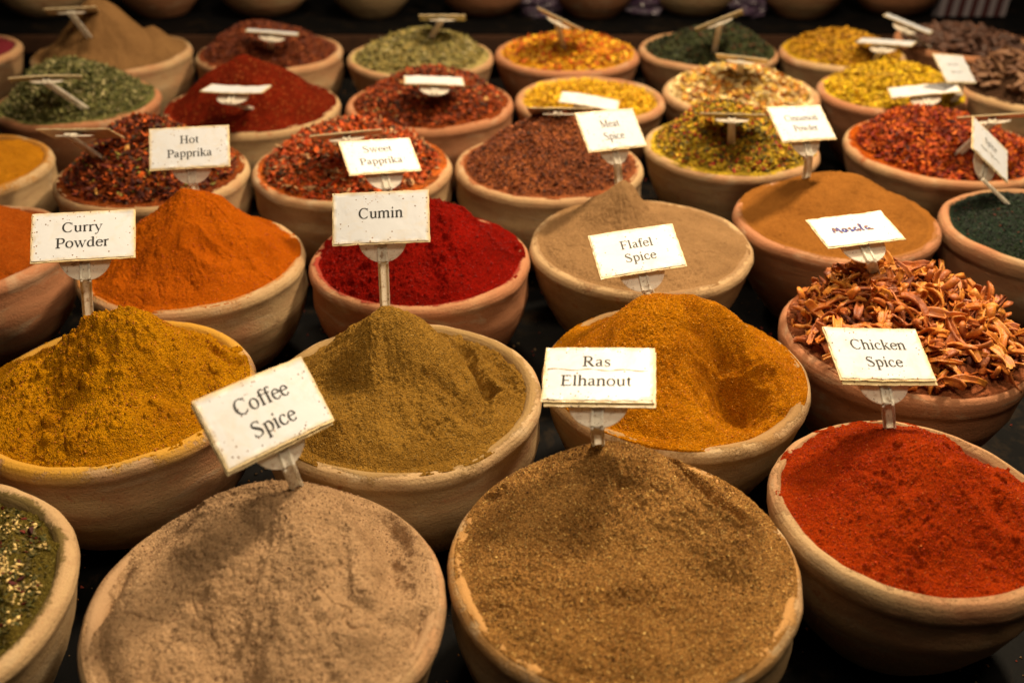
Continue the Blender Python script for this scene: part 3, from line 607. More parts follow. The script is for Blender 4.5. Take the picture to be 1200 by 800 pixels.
# ------------------------------------------------------------------ pieces: mace blades, roots, pods
def ribbon(rs, L, Wd, curl, fold, rings=11, sides=8, th=.0007):
    # a curled, folded strip with real thickness; closed tube of C-shaped section
    pos = np.zeros(3); T = np.array([1., 0, 0]); N = np.array([0., 0, 1]); V = []
    c1 = curl*rs.uniform(.5, 1.2)*rs.choice([-1, 1]); c2 = rs.uniform(-1, 1)*curl*.5; tw = rs.uniform(-1.2, 1.2)
    for i in range(rings):
        t = i/(rings-1); B = np.cross(N, T)
        w = Wd*(.35+.65*math.sin(PI*min(1, .12+t*.86))**.7)*(1+.25*math.sin(7*t+rs.rand()))
        fo = fold*(.6+.6*math.sin(3*t+1)); 
        k = sides//2
        up = []; dn = []
        for j in range(k):
            s = -1+2*j/(k-1); ang = s*fo
            y = w*.5*math.sin(ang)/max(fo, .2); z = w*.5*(1-math.cos(ang))/max(fo, .2)
            nx = np.array([-math.sin(ang), math.cos(ang)])
            up.append((y+nx[0]*th, z+nx[1]*th)); dn.append((y-nx[0]*th, z-nx[1]*th))
        for y, z in up+dn[::-1]: V.append(pos+B*y+N*z)
        st = L/(rings-1); pos = pos+T*st
        def rotv(v, ax, a): return v*math.cos(a)+np.cross(ax, v)*math.sin(a)+ax*np.dot(ax, v)*(1-math.cos(a))
        a1 = c1/(rings-1)*(.4+1.3*t); T = rotv(T, B, a1); N = rotv(N, B, a1)
        a2 = c2/(rings-1); T = rotv(T, N, a2); N = rotv(N, T, tw/(rings-1))
    F = []
    for i in range(rings-1):
        for j in range(sides):
            a = i*sides+j; b = i*sides+(j+1) % sides; F.append((a, b, b+sides, a+sides))
    n = len(V)
    for e in (0, rings-1):
        q = [e*sides+j for j in range(sides)]
        for j in range(sides//2-1):
            F.append((q[j], q[j+1], q[sides-2-j], q[sides-1-j]))
    return np.array(V), np.array(F)
def blade_mesh(seed):
    rs = np.random.RandomState(seed); V, F = ribbon(rs, rs.uniform(.034, .056), rs.uniform(.007, .014), rs.uniform(1.2, 4.6), rs.uniform(.8, 2.3))
    if seed % 3 != 0:
        v2, f2 = ribbon(rs, rs.uniform(.024, .036), rs.uniform(.007, .011), rs.uniform(1.0, 3.2), rs.uniform(.6, 1.3), 8)
        a = rs.uniform(-.5, .5); c, s = math.cos(a), math.sin(a)
        v2 = v2@np.array([[c, s, 0], [-s, c, 0], [0, 0, 1]]); v2 = v2+V[8*3:8*4].mean(0)
        F = np.concatenate([F, f2+len(V)]); V = np.concatenate([V, v2])
    V = V-V.mean(0); nz = Noise(seed); V = V+.0009*np.stack([nz.p(V[:, 1]*420, V[:, 0]*240+9), nz.p(V[:, 0]*380, V[:, 2]*380), nz.p(V[:, 0]*420+5, V[:, 1]*420)], 1)
    return mesh_np('mace_blade', V, F, MACE)
def lump_mesh(name, seed, L, r, mat, bend=.4):
    rs = np.random.RandomState(seed); nz = Noise(seed); V = []; rings, sides = 8, 8
    for i in range(rings):
        t = i/(rings-1); rad = r*math.sin(PI*(.08+.84*t))**.5*(1+.25*math.sin(5*t+seed))
        for j in range(sides):
            a = 2*PI*j/sides; k = 1+.22*rs.randn()*.6
            V.append(((t-.5)*L, rad*k*math.cos(a)+bend*L*(t-.5)**2, rad*k*.8*math.sin(a)))
    F = [(i*sides+j, i*sides+(j+1) % sides, (i+1)*sides+(j+1) % sides, (i+1)*sides+j) for i in range(rings-1) for j in range(sides)]
    for e, o in ((0, 1), (rings-1, 0)):
        q = [e*sides+j for j in range(sides)]
        F += [(q[0], q[1], q[2], q[3]), (q[0], q[3], q[4], q[7]), (q[4], q[5], q[6], q[7])]
    return mesh_np(name, np.array(V), np.array(F), mat)
def scatter(key, name, meshes, n, rad, seed, zoff, tilt, layers=1, scale=(.8, 1.2)):
    kw, base, label = PC[key]; h = Heap(key, **kw); V, F = h.mesh(90)
    o = link('spice_heap', mesh_np('spice_heap', V, F, POWDER), None, (h.x, h.y, 0))
    tag(o, label, 'spice heap', 'heaps of spice filling the bowls'); heap_props(o, 80+seed, base, base, 200, .4, 0, base, .3, .8)
    HOBJ[key] = (h, o); rs = np.random.RandomState(seed)
    pts = []
    tries = 0
    while len(pts) < n and tries < 40000:
        tries += 1
        a, r = rs.rand()*2*PI, math.sqrt(rs.rand())*rad*h.R; x, y = r*math.cos(a), r*math.sin(a)
        mind = .55*math.sqrt(PI*(rad*h.R)**2/n)
        if name == 'mace_blade' or all((x-p[0])**2+(y-p[1])**2 > mind**2 for p in pts[-n:]): pts.append((x, y))
        elif tries % 50 == 0: pts.append((x, y))
    for (x, y) in pts:
        z = float(h.z(np.array([x]), np.array([y]))[0])+zoff*(.3+1.2*rs.rand())
        c = link(name, meshes[rs.randint(len(meshes))], o, (x, y, z))
        c.rotation_euler = (rs.randn()*tilt, rs.randn()*tilt, rs.rand()*2*PI)
        s = rs.uniform(*scale); c.scale = (s, s, s)
scatter('E3', 'mace_blade', [blade_mesh(300+k) for k in range(16)], 298, .87, 3, .008, .40, scale=(.78, 1.2))
h, o = HOBJ['E3']
V, F, C = flakes(h, 900, .009, 2.0, [((.42, .12, .035), 4), ((.58, .18, .03), 3), ((.24, .07, .03), 4), ((.66, .28, .06), 1)], 31, .86, .6, .18)
f = link('mace_fragments', mesh_np('mace_fragments', V, F, FLAKE, True, C), o); f['kind'] = 'stuff'; f['seed'] = 31.0
scatter('B6', 'dried_root', [lump_mesh('dried_root', 400+k, .026+.004*(k % 4), .0045+.001*(k % 3), BARK, .8*(k % 3-1)) for k in range(10)], 190, .85, 4, .006, .35, scale=(.7, 1.15))
scatter('A7', 'dried_pod', [lump_mesh('dried_pod', 420+k, .026+.004*(k % 3), .0065, PODS, .5*(k % 3-1)) for k in range(8)], 120, .85, 5, .006, .4)

# ------------------------------------------------------------------ lettering: stroke-built serif glyphs (em units, cap .66, x-height .45)
TK, TN, SF = .090, .038, .036
def g_line(x0, y0, x1, y1, w): return ('K', [(x0, y0, w), (x1, y1, w)])
def g_arc(cx, cy, rx, ry, a0, a1, wv=TK, wh=TN, n=18):
    P = []
    for i in range(n+1):
        a = math.radians(a0+(a1-a0)*i/n); P.append((cx+rx*math.cos(a), cy+ry*math.sin(a), wh+(wv-wh)*abs(math.cos(a))**1.2))
    return ('K', P)
def g_sp(pts, n=7):
    P = []; q = [pts[0]]+list(pts)+[pts[-1]]
    for i in range(1, len(q)-2):
        for k in range(n):
            t = k/n; a, b, c, d = q[i-1], q[i], q[i+1], q[i+2]
            P.append(tuple(.5*(2*b[m]+(c[m]-a[m])*t+(2*a[m]-5*b[m]+4*c[m]-d[m])*t*t+(-a[m]+3*b[m]-3*c[m]+d[m])*t**3) for m in range(3)))
    P.append(pts[-1]); return ('K', P)
def ser(x, y, hw=.095): return ('K', [(x-hw, y, SF), (x+hw, y, SF)])
def stem(x, y0, y1, w=TK): return g_line(x, y0, x, y1, w)
def flag(x, y): return ('K', [(x-.10, y-.045, .018), (x+.01, y-.005, .034)])
def dot(x, y, r): return ('K', [(x-r*.8, y, r*1.2), (x, y, r*2), (x+r*.8, y, r*1.2)])
def arch(x0, x1, y=.45): return g_sp([(x0, y-.12, .04), (x0+.08, y-.03, .045), ((x0+x1)/2+.04, y-.012, .06), (x1-.01, y-.08, TK), (x1, y-.18, TK), (x1, 0, TK)])
G = {
'C': (.67, [g_arc(.35, .33, .28, .325, 48, 312, .095, .03), g_line(.575, .47, .575, .655, .022), g_sp([(.535, .09, .03), (.58, .15, .02)])]),
'o': (.50, [g_arc(.25, .225, .18, .215, 0, 360, .085, .03, 26)]),
'f': (.32, [stem(.15, 0, .53), g_arc(.27, .54, .12, .125, 180, 70, TK, .035), dot(.335, .625, .036), g_line(.03, .44, .31, .44, SF), ser(.15, .014)]),
'e': (.44, [g_arc(.235, .225, .175, .215, 8, 325, .083, .03), g_line(.06, .265, .405, .265, SF)]),
'S': (.55, [g_sp([(.445, .535, .03), (.36, .625, .035), (.24, .64, .04), (.125, .575, .07), (.125, .47, .08), (.25, .375, .095), (.38, .29, .095), (.455, .18, .08), (.42, .07, .06), (.28, .012, .035), (.16, .03, .03), (.085, .13, .028)]), g_line(.445, .50, .445, .655, .02), g_line(.08, .01, .08, .17, .02)]),
'p': (.50, [stem(.13, -.20, .44), g_sp([(.15, .36, .03), (.24, .435, .045), (.36, .41, .07), (.435, .25, .088), (.39, .08, .065), (.28, .015, .035), (.15, .07, .03)]), ser(.13, -.205), flag(.11, .44)]),
'i': (.28, [stem(.14, 0, .45), dot(.14, .62, .050), ser(.14, .014), flag(.12, .45)]),
'c': (.44, [g_arc(.24, .225, .18, .215, 55, 322, .085, .03), dot(.345, .365, .042)]),
'R': (.67, [stem(.16, .014, .646, .095), ser(.16, .014, .13), g_line(.03, .646, .32, .646, SF), g_arc(.32, .49, .165, .155, 90, -90, .09, .03, 12), g_line(.18, .335, .33, .335, SF), g_line(.30, .335, .555, .014, .095), ser(.60, .014, .07)]),
'a': (.44, [g_sp([(.075, .345, .06), (.11, .405, .045), (.19, .435, .032), (.28, .41, .06), (.305, .32, .085), (.305, .10, .085), (.33, .035, .05), (.37, .03, .03), (.43, .06, .02)]), g_sp([(.30, .275, .025), (.18, .23, .04), (.09, .165, .08), (.085, .09, .085), (.14, .03, .06), (.21, .03, .04), (.30, .085, .028)])]),
's': (.39, [g_sp([(.305, .36, .028), (.24, .43, .032), (.16, .43, .035), (.09, .37, .06), (.11, .29, .07), (.21, .225, .075), (.30, .155, .07), (.31, .08, .055), (.24, .018, .035), (.15, .014, .03), (.075, .09, .025)]), g_line(.31, .33, .31, .45, .018), g_line(.065, .005, .065, .13, .018)]),
'E': (.61, [stem(.16, .014, .646, .095), g_line(.03, .646, .54, .646, SF), g_line(.03, .014, .56, .014, SF), g_line(.2, .335, .42, .335, SF), g_line(.535, .646, .545, .51, .022), g_line(.555, .014, .59, .16, .024), g_line(.425, .26, .425, .41, .02)]),
'l': (.28, [stem(.14, 0, .67), ser(.14, .014), flag(.12, .675)]),
'h': (.50, [stem(.115, 0, .67), ser(.11, .014), flag(.095, .675), arch(.13, .385), ser(.39, .014)]),
'n': (.50, [stem(.115, 0, .44), ser(.11, .014), flag(.095, .445), arch(.13, .385), ser(.39, .014)]),
'm': (.78, [stem(.115, 0, .44), ser(.11, .014), flag(.095, .445), arch(.13, .385), ser(.39, .014, .08), arch(.40, .655), ser(.66, .014)]),
'u': (.50, [g_sp([(.115, .44, TK), (.115, .15, TK), (.15, .05, .07), (.24, .015, .045), (.36, .09, .035)]), stem(.38, .02, .44), flag(.10, .44), flag(.365, .44), g_line(.38, .02, .47, .03, .022)]),
't': (.28, [g_sp([(.135, .56, .03), (.135, .44, TK), (.135, .12, TK), (.165, .035, .05), (.215, .02, .035), (.28, .06, .02)]), g_line(.02, .435, .265, .435, SF)]),
'F': (.56, [stem(.16, .014, .646, .095), ser(.16, .014, .13), g_line(.03, .646, .52, .646, SF), g_line(.2, .335, .42, .335, SF), g_line(.515, .646, .53, .50, .022), g_line(.425, .26, .425, .41, .02)]),
'P': (.56, [stem(.16, .014, .646, .095), ser(.16, .014, .13), g_line(.03, .646, .33, .646, SF), g_arc(.32, .475, .185, .17, 90, -90, .09, .03, 12), g_line(.18, .305, .33, .305, SF)]),
'w': (.72, [g_line(.09, .44, .235, .0, .07), g_line(.235, .01, .36, .38, .03), g_line(.35, .44, .49, .0, .07), g_line(.49, .01, .64, .43, .028), ser(.08, .435, .08), ser(.35, .435, .08), ser(.64, .435, .07)]),
'd': (.50, [stem(.365, .03, .67), flag(.345, .675), g_line(.365, .03, .47, .035, .022), g_sp([(.345, .38, .03), (.25, .435, .035), (.13, .38, .06), (.07, .22, .088), (.11, .07, .07), (.21, .02, .04), (.34, .09, .03)])]),
'r': (.33, [stem(.12, 0, .44), ser(.125, .014), flag(.10, .445), g_sp([(.14, .33, .03), (.20, .41, .045), (.27, .425, .06), (.30, .40, .07)])]),
'y': (.50, [g_line(.10, .44, .265, .03, .07), g_sp([(.42, .43, .028), (.27, .03, .03), (.20, -.13, .032), (.13, -.19, .045), (.06, -.17, .06)]), ser(.09, .435, .085), ser(.41, .435, .075)]),
'H': (.72, [stem(.16, .014, .646, .095), stem(.56, .014, .646, .095), ser(.16, .014, .13), ser(.16, .646, .13), ser(.56, .014, .13), ser(.56, .646, .13), g_line(.18, .335, .55, .335, SF)]),
'M': (.89, [g_line(.16, .014, .16, .646, .035), g_line(.17, .646, .44, .03, .09), g_line(.44, .03, .70, .646, .03), stem(.73, .014, .646, .095), ser(.16, .014, .10), ser(.73, .014, .13), ser(.12, .646, .08), ser(.76, .646, .10)]),
'k': (.50, [stem(.115, 0, .67), ser(.115, .014), flag(.095, .675), g_line(.15, .20, .36, .42, .028), g_line(.22, .26, .41, .014, .08), ser(.42, .014, .085), ser(.37, .435, .08)]),
}
SCR = {  # pen strokes of the handwritten card
'hand': (3.1, [g_sp([(.05, .05, .16), (.18, .62, .15), (.30, .20, .08), (.44, .60, .15), (.55, .06, .16), (.62, .02, .14)]), g_sp([(.98, .40, .16), (.82, .42, .15), (.74, .2, .15), (.86, .03, .15), (.99, .2, .15), (1.0, .42, .15), (1.05, .05, .16)]),
  g_sp([(1.42, .42, .15), (1.25, .38, .15), (1.36, .22, .15), (1.45, .08, .16), (1.25, .02, .14)]), g_sp([(1.85, .38, .15), (1.70, .42, .15), (1.62, .2, .15), (1.75, .03, .15), (1.88, .2, .15), (1.93, .03, .16), (2.0, .0, .15)]),
  g_sp([(2.06, .1, .15), (2.20, .66, .15), (2.12, .70, .15), (2.16, .05, .15), (2.24, .03, .14)]), g_sp([(2.68, .38, .15), (2.52, .42, .15), (2.44, .2, .15), (2.56, .03, .15), (2.69, .2, .15), (2.72, .04, .16), (2.95, .06, .14)])]),
'note': (3.6, [g_sp([(0, .2, .05), (.2, .42, .05), (.4, .15, .05), (.6, .4, .05), (.8, .15, .05), (1.0, .4, .05), (1.3, .2, .05)]), g_sp([(1.6, .3, .05), (1.8, .45, .05), (2.0, .1, .05), (2.2, .42, .05), (2.5, .2, .05), (2.8, .4, .05), (3.4, .25, .05)])]),
}
def bend_z(x, y, b): return -b[0]*x*x - b[1]*y*y
def text_mesh(lines, em, ys, xoff, bend, mat, track=0.0, hw=.045):
    V = []; F = []; k = 0
    for line, y0 in zip(lines, ys):
        if line in SCR: gl = [SCR[line]]
        else: gl = [G[c] if c != ' ' else (.25, []) for c in line]
        wd = sum(g[0]+track for g in gl)*em; x = -wd/2+xoff
        for adv, strokes in gl:
            for _, P in strokes:
                k += 1; z0 = .00045+k*2.5e-6; n0 = len(V); n = len(P)
                for i, (px, py, w) in enumerate(P):
                    a = P[max(i-1, 0)]; b = P[min(i+1, n-1)]; dx, dy = b[0]-a[0], b[1]-a[1]; L = math.hypot(dx, dy) or 1
                    nx, ny = -dy/L*w*.60, dx/L*w*.60
                    for s in (1, -1):
                        X = x+(px+s*nx)*em; Y = y0+(py+s*ny)*em; V.append((X, Y, bend_z(X, Y, bend)+z0))
                for i in range(n-1): F.append((n0+2*i, n0+2*i+1, n0+2*i+3, n0+2*i+2))
            x += (adv+track)*em
    return mesh_np('lettering', np.array(V), np.array(F), mat, False)

# ------------------------------------------------------------------ name cards
HH = .027
def sheet(hw, hh, th, bend, seed, nx=28, ny=14, wav=.0, ofs=(0, 0), z0=0.0, corner=.0):
    nz = Noise(seed); u = np.linspace(-1, 1, nx); v = np.linspace(-1, 1, ny); A, B = np.meshgrid(u, v); A = A.ravel(); B = B.ravel()
    x = A*hw+ofs[0]; y = B*hh+ofs[1]
    edge = np.clip(np.maximum(np.abs(A)-.93, 0)/.07+np.maximum(np.abs(B)-.9, 0)/.1, 0, 1)
    x = x+wav*nz.fbm(B*4+3, A*0+1, 2)*np.clip(np.abs(A)-.9, 0, 1)*10*np.sign(A); y = y+wav*nz.fbm(A*5+3, B*0+1, 2)*np.clip(np.abs(B)-.85, 0, 1)*6*np.sign(B)
    z = bend_z(x, y, bend)+z0 + wav*.7*nz.fbm(A*3, B*3+8, 2)*edge
    if corner: z = z + corner*np.clip(A+B-1.55, 0, 1)**1.5
    top = np.stack([x, y, z+th/2], 1); bot = np.stack([x, y, z-th/2], 1); V = np.concatenate([top, bot]); n = nx*ny
    i = (np.arange(ny-1)[:, None]*nx+np.arange(nx-1)[None]).ravel()
    F = [np.stack([i, i+1, i+nx+1, i+nx], 1), np.stack([i+n, i+n+nx, i+n+nx+1, i+n+1], 1)]
    def rim(a): a = np.asarray(a); F.append(np.stack([a[:-1], a[:-1]+n, a[1:]+n, a[1:]], 1))
    rim(np.arange(nx)); rim(np.arange(ny)*nx+nx-1); rim((ny-1)*nx+np.arange(nx)[::-1]); rim((np.arange(ny)*nx)[::-1])
    F = np.concatenate(F)[:, ::-1][:, ::-1]
    return V, F
def prism(poly, d, th, frame, c):
    # polygon in (a,b) of a frame -> plate of thickness th
    ax, bx_, nx = frame; n = len(poly); V = []
    for s in (.5, -.5):
        for a, b in poly: V.append(c+ax*a+bx_*b+nx*(s*th+d))
    return V, n
import bmesh
def plate(name, poly, th, frame, c, mat, parent):
    bm = bmesh.new(); ax, bx_, nx = frame
    t = [bm.verts.new(c+ax*a+bx_*b+nx*th/2) for a, b in poly]; d = [bm.verts.new(c+ax*a+bx_*b-nx*th/2) for a, b in poly]
    bm.faces.new(t); bm.faces.new(d[::-1]); n = len(poly)
    for i in range(n): bm.faces.new((t[i], d[i], d[(i+1) % n], t[(i+1) % n]))
    bmesh.ops.recalc_face_normals(bm, faces=bm.faces); me = bpy.data.meshes.new(name); bm.to_mesh(me); bm.free(); me.materials.append(mat)
    return link(name, me, parent)
def beam(bm, a, b, ax, nx, w, t):
    q = []
    for p in (a, b):
        for s, r in ((-1, -1), (1, -1), (1, 1), (-1, 1)): q.append(bm.verts.new(p+ax*(s*w/2)+nx*(r*t/2)))
    for f in ((0, 1, 2, 3), (7, 6, 5, 4), (0, 4, 5, 1), (1, 5, 6, 2), (2, 6, 7, 3), (3, 7, 4, 0)): bm.faces.new([q[i] for i in f])

EM = .0158
CT = {  # lines, em, baselines, x offset, ink, bend, gloss seed, label
'F1': (['Coffee', 'Spice'], .0172, (.0045, -.0145), -.001, INK, (1.6, 0), 'tilted glossy card reading Coffee Spice, leaning to the left at the front'),
'F2': (['Ras', 'Elhanout'], .0152, (.0075, -.0115), -.002, INK, (.1, 0), 'creased and stained card reading Ras Elhanout at front centre'),
'F3': (['Chicken', 'Spice'], .0150, (.0045, -.0130), .002, INK, (-.5, 0), 'double card reading Chicken Spice on the brick red powder'),
'E0': (['Curry', 'Powder'], .0160, (.0045, -.0125), -.001, INK, (.1, 0), 'card reading Curry Powder on the ochre heap at the left'),
'E1': (['Cumin'], .0160, (-.0005,), 0, INK, (.1, 0), 'card reading Cumin above the olive brown cone'),
'E2': (['Flafel', 'Spice'], .0150, (.0035, -.0125), .001, INK_FAINT, (.3, 0), 'faded card reading Flafel Spice behind the golden orange heap'),
'E3': (['hand'], .0150, (-.004,), -.002, INK_BLUE, (.1, 0), 'white card with blurred blue handwriting on the mace blades'),
'D1': (['Hot', 'Papprika'], .0150, (.0055, -.0120), 0, INK, (.1, 0), 'card reading Hot Papprika behind the bright orange cone'),
'D2': (['Sweet', 'Papprika'], .0150, (.0065, -.0125), -.001, INK_FAINT, (.1, 0), 'card reading Sweet Papprika partly shaded by a card above'),
'D3': (['Meat', 'Spice'], .0150, (.0035, -.0135), 0, INK_FAINT, (.1, 0), 'slanted card reading Meat Spice behind the tan powder'),
'D4': (['Cinnamon', 'Powder'], .0130, (.0035, -.0120), .002, INK_FAINT, (.1, 0), 'slanted card reading Cinnamon Powder behind the smooth brown mound'),
'D5': (['Spice', 'note'], .0130, (.003, -.0125), 0, INK_FAINT, (.1, 0), 'narrow card turned away to the right on the dark green herb'),
'B3': (['note', 'note'], .0120, (.004, -.0105), 0, INK_BLUE, (.8, 0), 'white card with faint blue lines over the bright yellow granules'),
'B5': (['note', 'note'], .0120, (.004, -.0105), 0, INK_FAINT, (.1, 0), 'low white card lying almost flat over the lemon yellow flakes'),
'B6': (['note', 'note'], .0120, (.004, -.0105), 0, INK_FAINT, (.1, 0), 'upright white card right of the lemon yellow flakes, before the root pieces'),
'C1': ([], 0, (), 0, INK, (.1, 0), 'card seen from below on the coarse red flakes left of the Hot Papprika card'),
'C2': ([], 0, (), 0, INK, (.1, 0), 'edge-on card just above the Sweet Papprika card'),
'C3': ([], 0, (), 0, INK, (.1, 0), 'card seen edge-on from below on the reddish brown grains left of the Meat Spice card'),
'C4': ([], 0, (), 0, INK, (.1, 0), 'edge-on card on the yellow and green mix left of the Cinnamon Powder card'),
'C5': ([], 0, (), 0, INK, (.1, 0), 'edge-on card over the bright red chilli flakes at the right edge'),
'B0': ([], 0, (), 0, INK, (.8, 0), 'edge-on card on the grey green herb heap at the left'),
'B1': ([], 0, (), 0, INK, (-.8, 0), 'white card lying nearly flat on the dark red pepper cone'),
'B2': ([], 0, (), 0, INK, (.3, 0), 'white card lying nearly flat on the red and dark brown flakes'),
'B4': ([], 0, (), 0, INK, (.1, 0), 'brown edge-on card on the cream and amber pieces'),
'A1': ([], 0, (), 0, INK, (.1, 0), 'edge-on card at the foot of the tall pale brown peak'),
'A2': ([], 0, (), 0, INK, (.1, 0), 'thin white edge-on card on the dark reddish brown crumbs'),
'A3': ([], 0, (), 0, INK, (.1, 0), 'edge-on card standing level on the pale olive herb heap'),
'A4': ([], 0, (), 0, INK, (.1, 0), 'brown card sloping down to the right on the yellow and orange petals'),
'A5': ([], 0, (), 0, INK, (.1, 0), 'brown card sloping up to the right on the dark green herb'),
'A6': ([], 0, (), 0, INK, (.1, 0), 'white edge-on card at the back right of the golden yellow flakes'),
'A7': ([], 0, (), 0, INK, (.1, 0), 'white card sloping down to the right over the blackish pods'),
}
for i, (key, (c, axes, base, Wd)) in enumerate(CARDS.items()):
    lines, em, ys, xo, ink, bend, label = CT[key]
    c = Vector(c); X = Vector(axes[:3]).normalized(); Y = Vector(axes[3:]); Y = (Y-X*Y.dot(X)).normalized(); Nn = X.cross(Y)
    base = Vector(base)
    hb, _ = HOBJ.get(key, (None, None))
    root = empty('name_card', base); tag(root, label, 'name card', 'spice name cards on plastic stakes')
    M = Matrix((X, Y, Nn)).transposed().to_4x4(); M.translation = c-base
    hw = Wd/2
    V, F = sheet(hw, HH, .0010, bend, 60+i, wav=.0007)
    b = link('card_board', mesh_np('card_board', V, F, BOARD, False), root); b.matrix_local = M
    b['seed'] = float(i*.71); b['half_w'] = float(hw)
    bd = b
    if key in ('F1', 'F3', 'F2'):   # a second board shows under the first
        V, F = sheet(hw*.985, HH, .0012, bend, 160+i, wav=.0005, ofs=((.0015, -.0028) if key != 'F1' else (-.001, -.0022)), z0=-.0022)
        b2 = link('card_board', mesh_np('card_board', V, F, BOARD, False), root); b2.matrix_local = M; b2['seed'] = float(i*.31+4); b2['half_w'] = float(hw)
    V, F = sheet(hw-.0012, HH-.0012, .0003, bend, 90+i, wav=.0010, ofs=(0, .0006), z0=.00095, corner=(.0035 if i % 3 == 0 else .0))
    pz = link('paper_face', mesh_np('paper_face', V, F, PAPER, False), bd); pz['seed'] = float(i*1.13+.2); pz['half_w'] = float(hw)
    if lines:
        me = text_mesh(lines, em, ys, xo, bend, ink, hw=hw); t = link('lettering', me, bd); t.location.z = .00085; t['seed'] = float(i)
    if key == 'F2':
        V = []; F = []; P = [(-.040+.0021*q, .0045+.0007*math.sin(q*.5)-.0009*q/38, .0006+.0005*(q % 5 == 0)+.0004*math.sin(q)) for q in range(38)]
        for (px, py, w) in P: V += [(px, py+w/2, .00118), (px, py-w/2, .00118)]
        F = [(2*q, 2*q+1, 2*q+3, 2*q+2) for q in range(37)]
        t = link('crease', mesh_np('crease', np.array(V), np.array(F), SMEAR, False), bd); t.location.z = .0001; t['seed'] = 2.0
    # stake: round paddle cut off under the card, two-ribbed stem
    ph = math.radians(14); dirD = (-Y*math.cos(ph)-Nn*math.sin(ph)).normalized(); hinge = c-Y*.001-Nn*.0024
    cc = hinge+dirD*.0180; pn = X.cross(dirD); Rd = .0240
    top = cc+dirD*(Rd*.96)+pn*(.0012 if pn.dot(Nn) > 0 else -.0012); down = (base-top).normalized(); side = (X-down*X.dot(down)).normalized(); nrm = side.cross(down)
    out = [(Rd*math.cos(2*PI*k/48), Rd*math.sin(2*PI*k/48)) for k in range(48)]
    out = [p for p in out if p[1] > -.018]
    pd = plate('paddle', out, .0013, (X, dirD, pn), cc-base, PLASTIC, root); pd['seed'] = float(i*.9)
    bm = bmesh.new(); p0 = top-base; p1 = Vector((0, 0, 0))+down*.035
    wst = .0105
    beam(bm, p0, p1, side, nrm, wst, .0012)
    for s in (-1, 1):
        beam(bm, p0+side*(s*wst*.36)-nrm*.0014, p1+side*(s*wst*.36)-nrm*.0014, side, nrm, .0019, .0018)
        beam(bm, p0+side*(s*wst*.36)+nrm*.0014, p1+side*(s*wst*.36)+nrm*.0014, side, nrm, .0019, .0018)
    fr = pn if pn.dot(Nn) > 0 else -pn
    q0 = hinge-base+fr*.0010; q1 = p0+fr*.0002
    beam(bm, q0, q1, X, fr, wst*.9, .0010)
    for s in (-1, 1): beam(bm, q0+X*(s*wst*.36)+fr*.0012, q1+X*(s*wst*.36)+fr*.0012, X, fr, .0019, .0018)
    bmesh.ops.recalc_face_normals(bm, faces=bm.faces)
    me = bpy.data.meshes.new('stake'); bm.to_mesh(me); bm.free(); me.materials.append(PLASTIC)
    st = link('stake', me, root); st['seed'] = float(i*.77+3)

# ------------------------------------------------------------------ back counter
back = [(-1.80, .30, 'pale clay bowl at the far left of the back counter'), (-1.27, .2, 'dim clay bowl on the back counter behind the tall pale brown peak'), (-.955, .95, 'reddish clay bowl on the back counter right of the pale brown peak'), (-.675, .45, 'buff and red clay bowl on the back counter behind the dark crumbs'),
        (-.38, -.1, 'greenish buff clay bowl on the back counter, fourth that shows'), (-.077, 1.1, 'red brown clay bowl on the back counter above the pale olive herbs'), (.222, .9, 'dark red clay bowl on the back counter above the yellow and orange petals'),
        (.498, .2, 'buff clay bowl on the back counter above the dark green herb'), (.785, .5, 'brown clay bowl on the back counter behind the golden yellow flakes'), (1.05, 1.0, 'orange clay bowl at the right of the back counter')]
for i, (x, tint, label) in enumerate(back):
    R = .128; V, F = bowl_mesh(R, 700+i, i % 2, 96)
    o = link('clay_bowl', mesh_np('clay_bowl', V, F, CLAY), None, (x, 2.78+.02*math.sin(i*3), 0)); tag(o, label, 'clay bowl', 'clay bowls on the back counter')
    o['tint'] = float(tint); o['seed'] = float(i*3.3+40); o['radius'] = 1.0; o['dust'] = -9.0; o['dust_color'] = (.3, .2, .1)
BAG = mat_plain('crinkled_purple_film', (.05, .028, .06), .3, .5, .0, (60, .004), (.13, .11, .15), 30, (.5, .6), coat=.3)
def bag(x, y, sx, sy, sz, seed, label):
    n = Noise(seed); u = np.linspace(0, 2*PI, 48, endpoint=False); v = np.linspace(0, PI, 26); U, Vv = np.meshgrid(u, v)
    d = 1+.30*n.fbm(U.ravel()*1.3+Vv.ravel()*2, Vv.ravel()*3, 3)*np.sin(Vv.ravel())
    cr = .12*np.abs(n.fbm(np.cos(U.ravel())*3+7, Vv.ravel()*4+np.sin(U.ravel())*3, 3))
    r = d-cr; X = r*np.sin(Vv.ravel())*np.cos(U.ravel())*sx; Y = r*np.sin(Vv.ravel())*np.sin(U.ravel())*sy; Z = np.maximum(r*np.cos(Vv.ravel())*sz, -sz*.55)
    i = (np.arange(25)[:, None]*48); j = np.arange(48)[None]; F = np.stack([i+j, i+(j+1) % 48, i+48+(j+1) % 48, i+48+j], -1).reshape(-1, 4)[:, ::-1]
    o = link('plastic_bag', mesh_np('plastic_bag', np.stack([X, Y, Z], 1), F, BAG, False), None, (x, y, BACK_Z+sz*.55)); tag(o, label, 'plastic bag', 'crumpled purple bags on the back counter'); o['seed'] = float(seed)
bag(.08, 2.76, .06, .05, .045, 3, 'crumpled purple film between the two red bowls on the back counter')
bag(.362, 2.78, .055, .05, .04, 4, 'crumpled purple film left of the buff bowl on the back counter')
bag(.635, 2.76, .06, .05, .045, 5, 'shiny crumpled film between the buff and the brown bowl on the back counter')
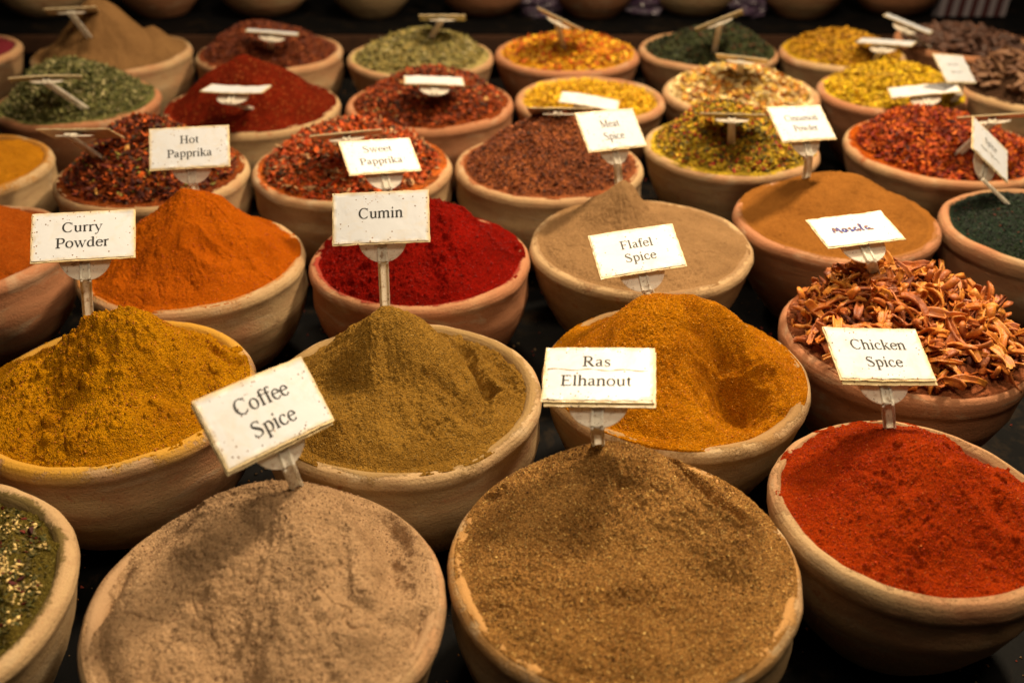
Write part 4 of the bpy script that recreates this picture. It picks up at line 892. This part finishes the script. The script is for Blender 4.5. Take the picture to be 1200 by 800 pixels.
# striped packet at the right
STR = mat_plain('packet_white', (.16, .14, .16), .4, .4); STR2 = mat_plain('packet_wine', (.04, .010, .012), .5, .3)
pk = empty('striped_packet', (1.235, 2.74, BACK_Z)); tag(pk, 'leaning packet with pale and wine red stripes on the back counter at the right', 'packet')
for k in range(11):
    w = .0165; x0 = (k-5.5)*w
    bm = bmesh.new(); a = Vector((x0+w/2, 0, .001)); b_ = Vector((x0+w/2+.035, .05, .17))
    beam(bm, a, b_, Vector((1, 0, 0)), Vector((0, 1, -.2)).normalized(), w-.0006, .05+.004*(k % 2)); bmesh.ops.recalc_face_normals(bm, faces=bm.faces)
    me = bpy.data.meshes.new('stripe_panel'); bm.to_mesh(me); bm.free(); me.materials.append(STR if k % 2 == 0 else STR2); o = link('stripe_panel', me, pk); o['seed'] = float(k)

# ------------------------------------------------------------------ crumbs fallen on the counter
rs = np.random.RandomState(9); n = 5000
x = rs.uniform(-.9, 1.1, n); y = .3+1.9*rs.rand(n)**1.6; ok = np.ones(n, bool)
base6 = np.array([[1, 0, 0], [0, 1, 0], [-1, 0, 0], [0, -1, 0], [0, 0, 1], [0, 0, -1]], float)
s = .0009+.0016*rs.rand(n)**3; V = (base6[None]+rs.randn(n, 6, 3)*.2)*s[:, None, None]; V[..., 0] += x[:, None]; V[..., 1] += y[:, None]; V[..., 2] += (TABLE_Z+s*.6)[:, None]
f = np.array([[0, 1, 4], [1, 2, 4], [2, 3, 4], [3, 0, 4], [1, 0, 5], [2, 1, 5], [3, 2, 5], [0, 3, 5]]); F = (np.arange(n)[:, None, None]*6+f[None]).reshape(-1, 3)
pal = .5*np.array([(.45, .28, .14), (.40, .05, .02), (.5, .2, .03), (.2, .12, .06), (.6, .45, .2)]); C = np.repeat(pal[rs.randint(5, size=n)], 6, 0)
o = link('fallen_crumbs', mesh_np('fallen_crumbs', V.reshape(-1, 3), F, FLAKE, False, C)); tag(o, 'crumbs of spice scattered on the black counter between the bowls', kind='stuff'); o['seed'] = 0.0
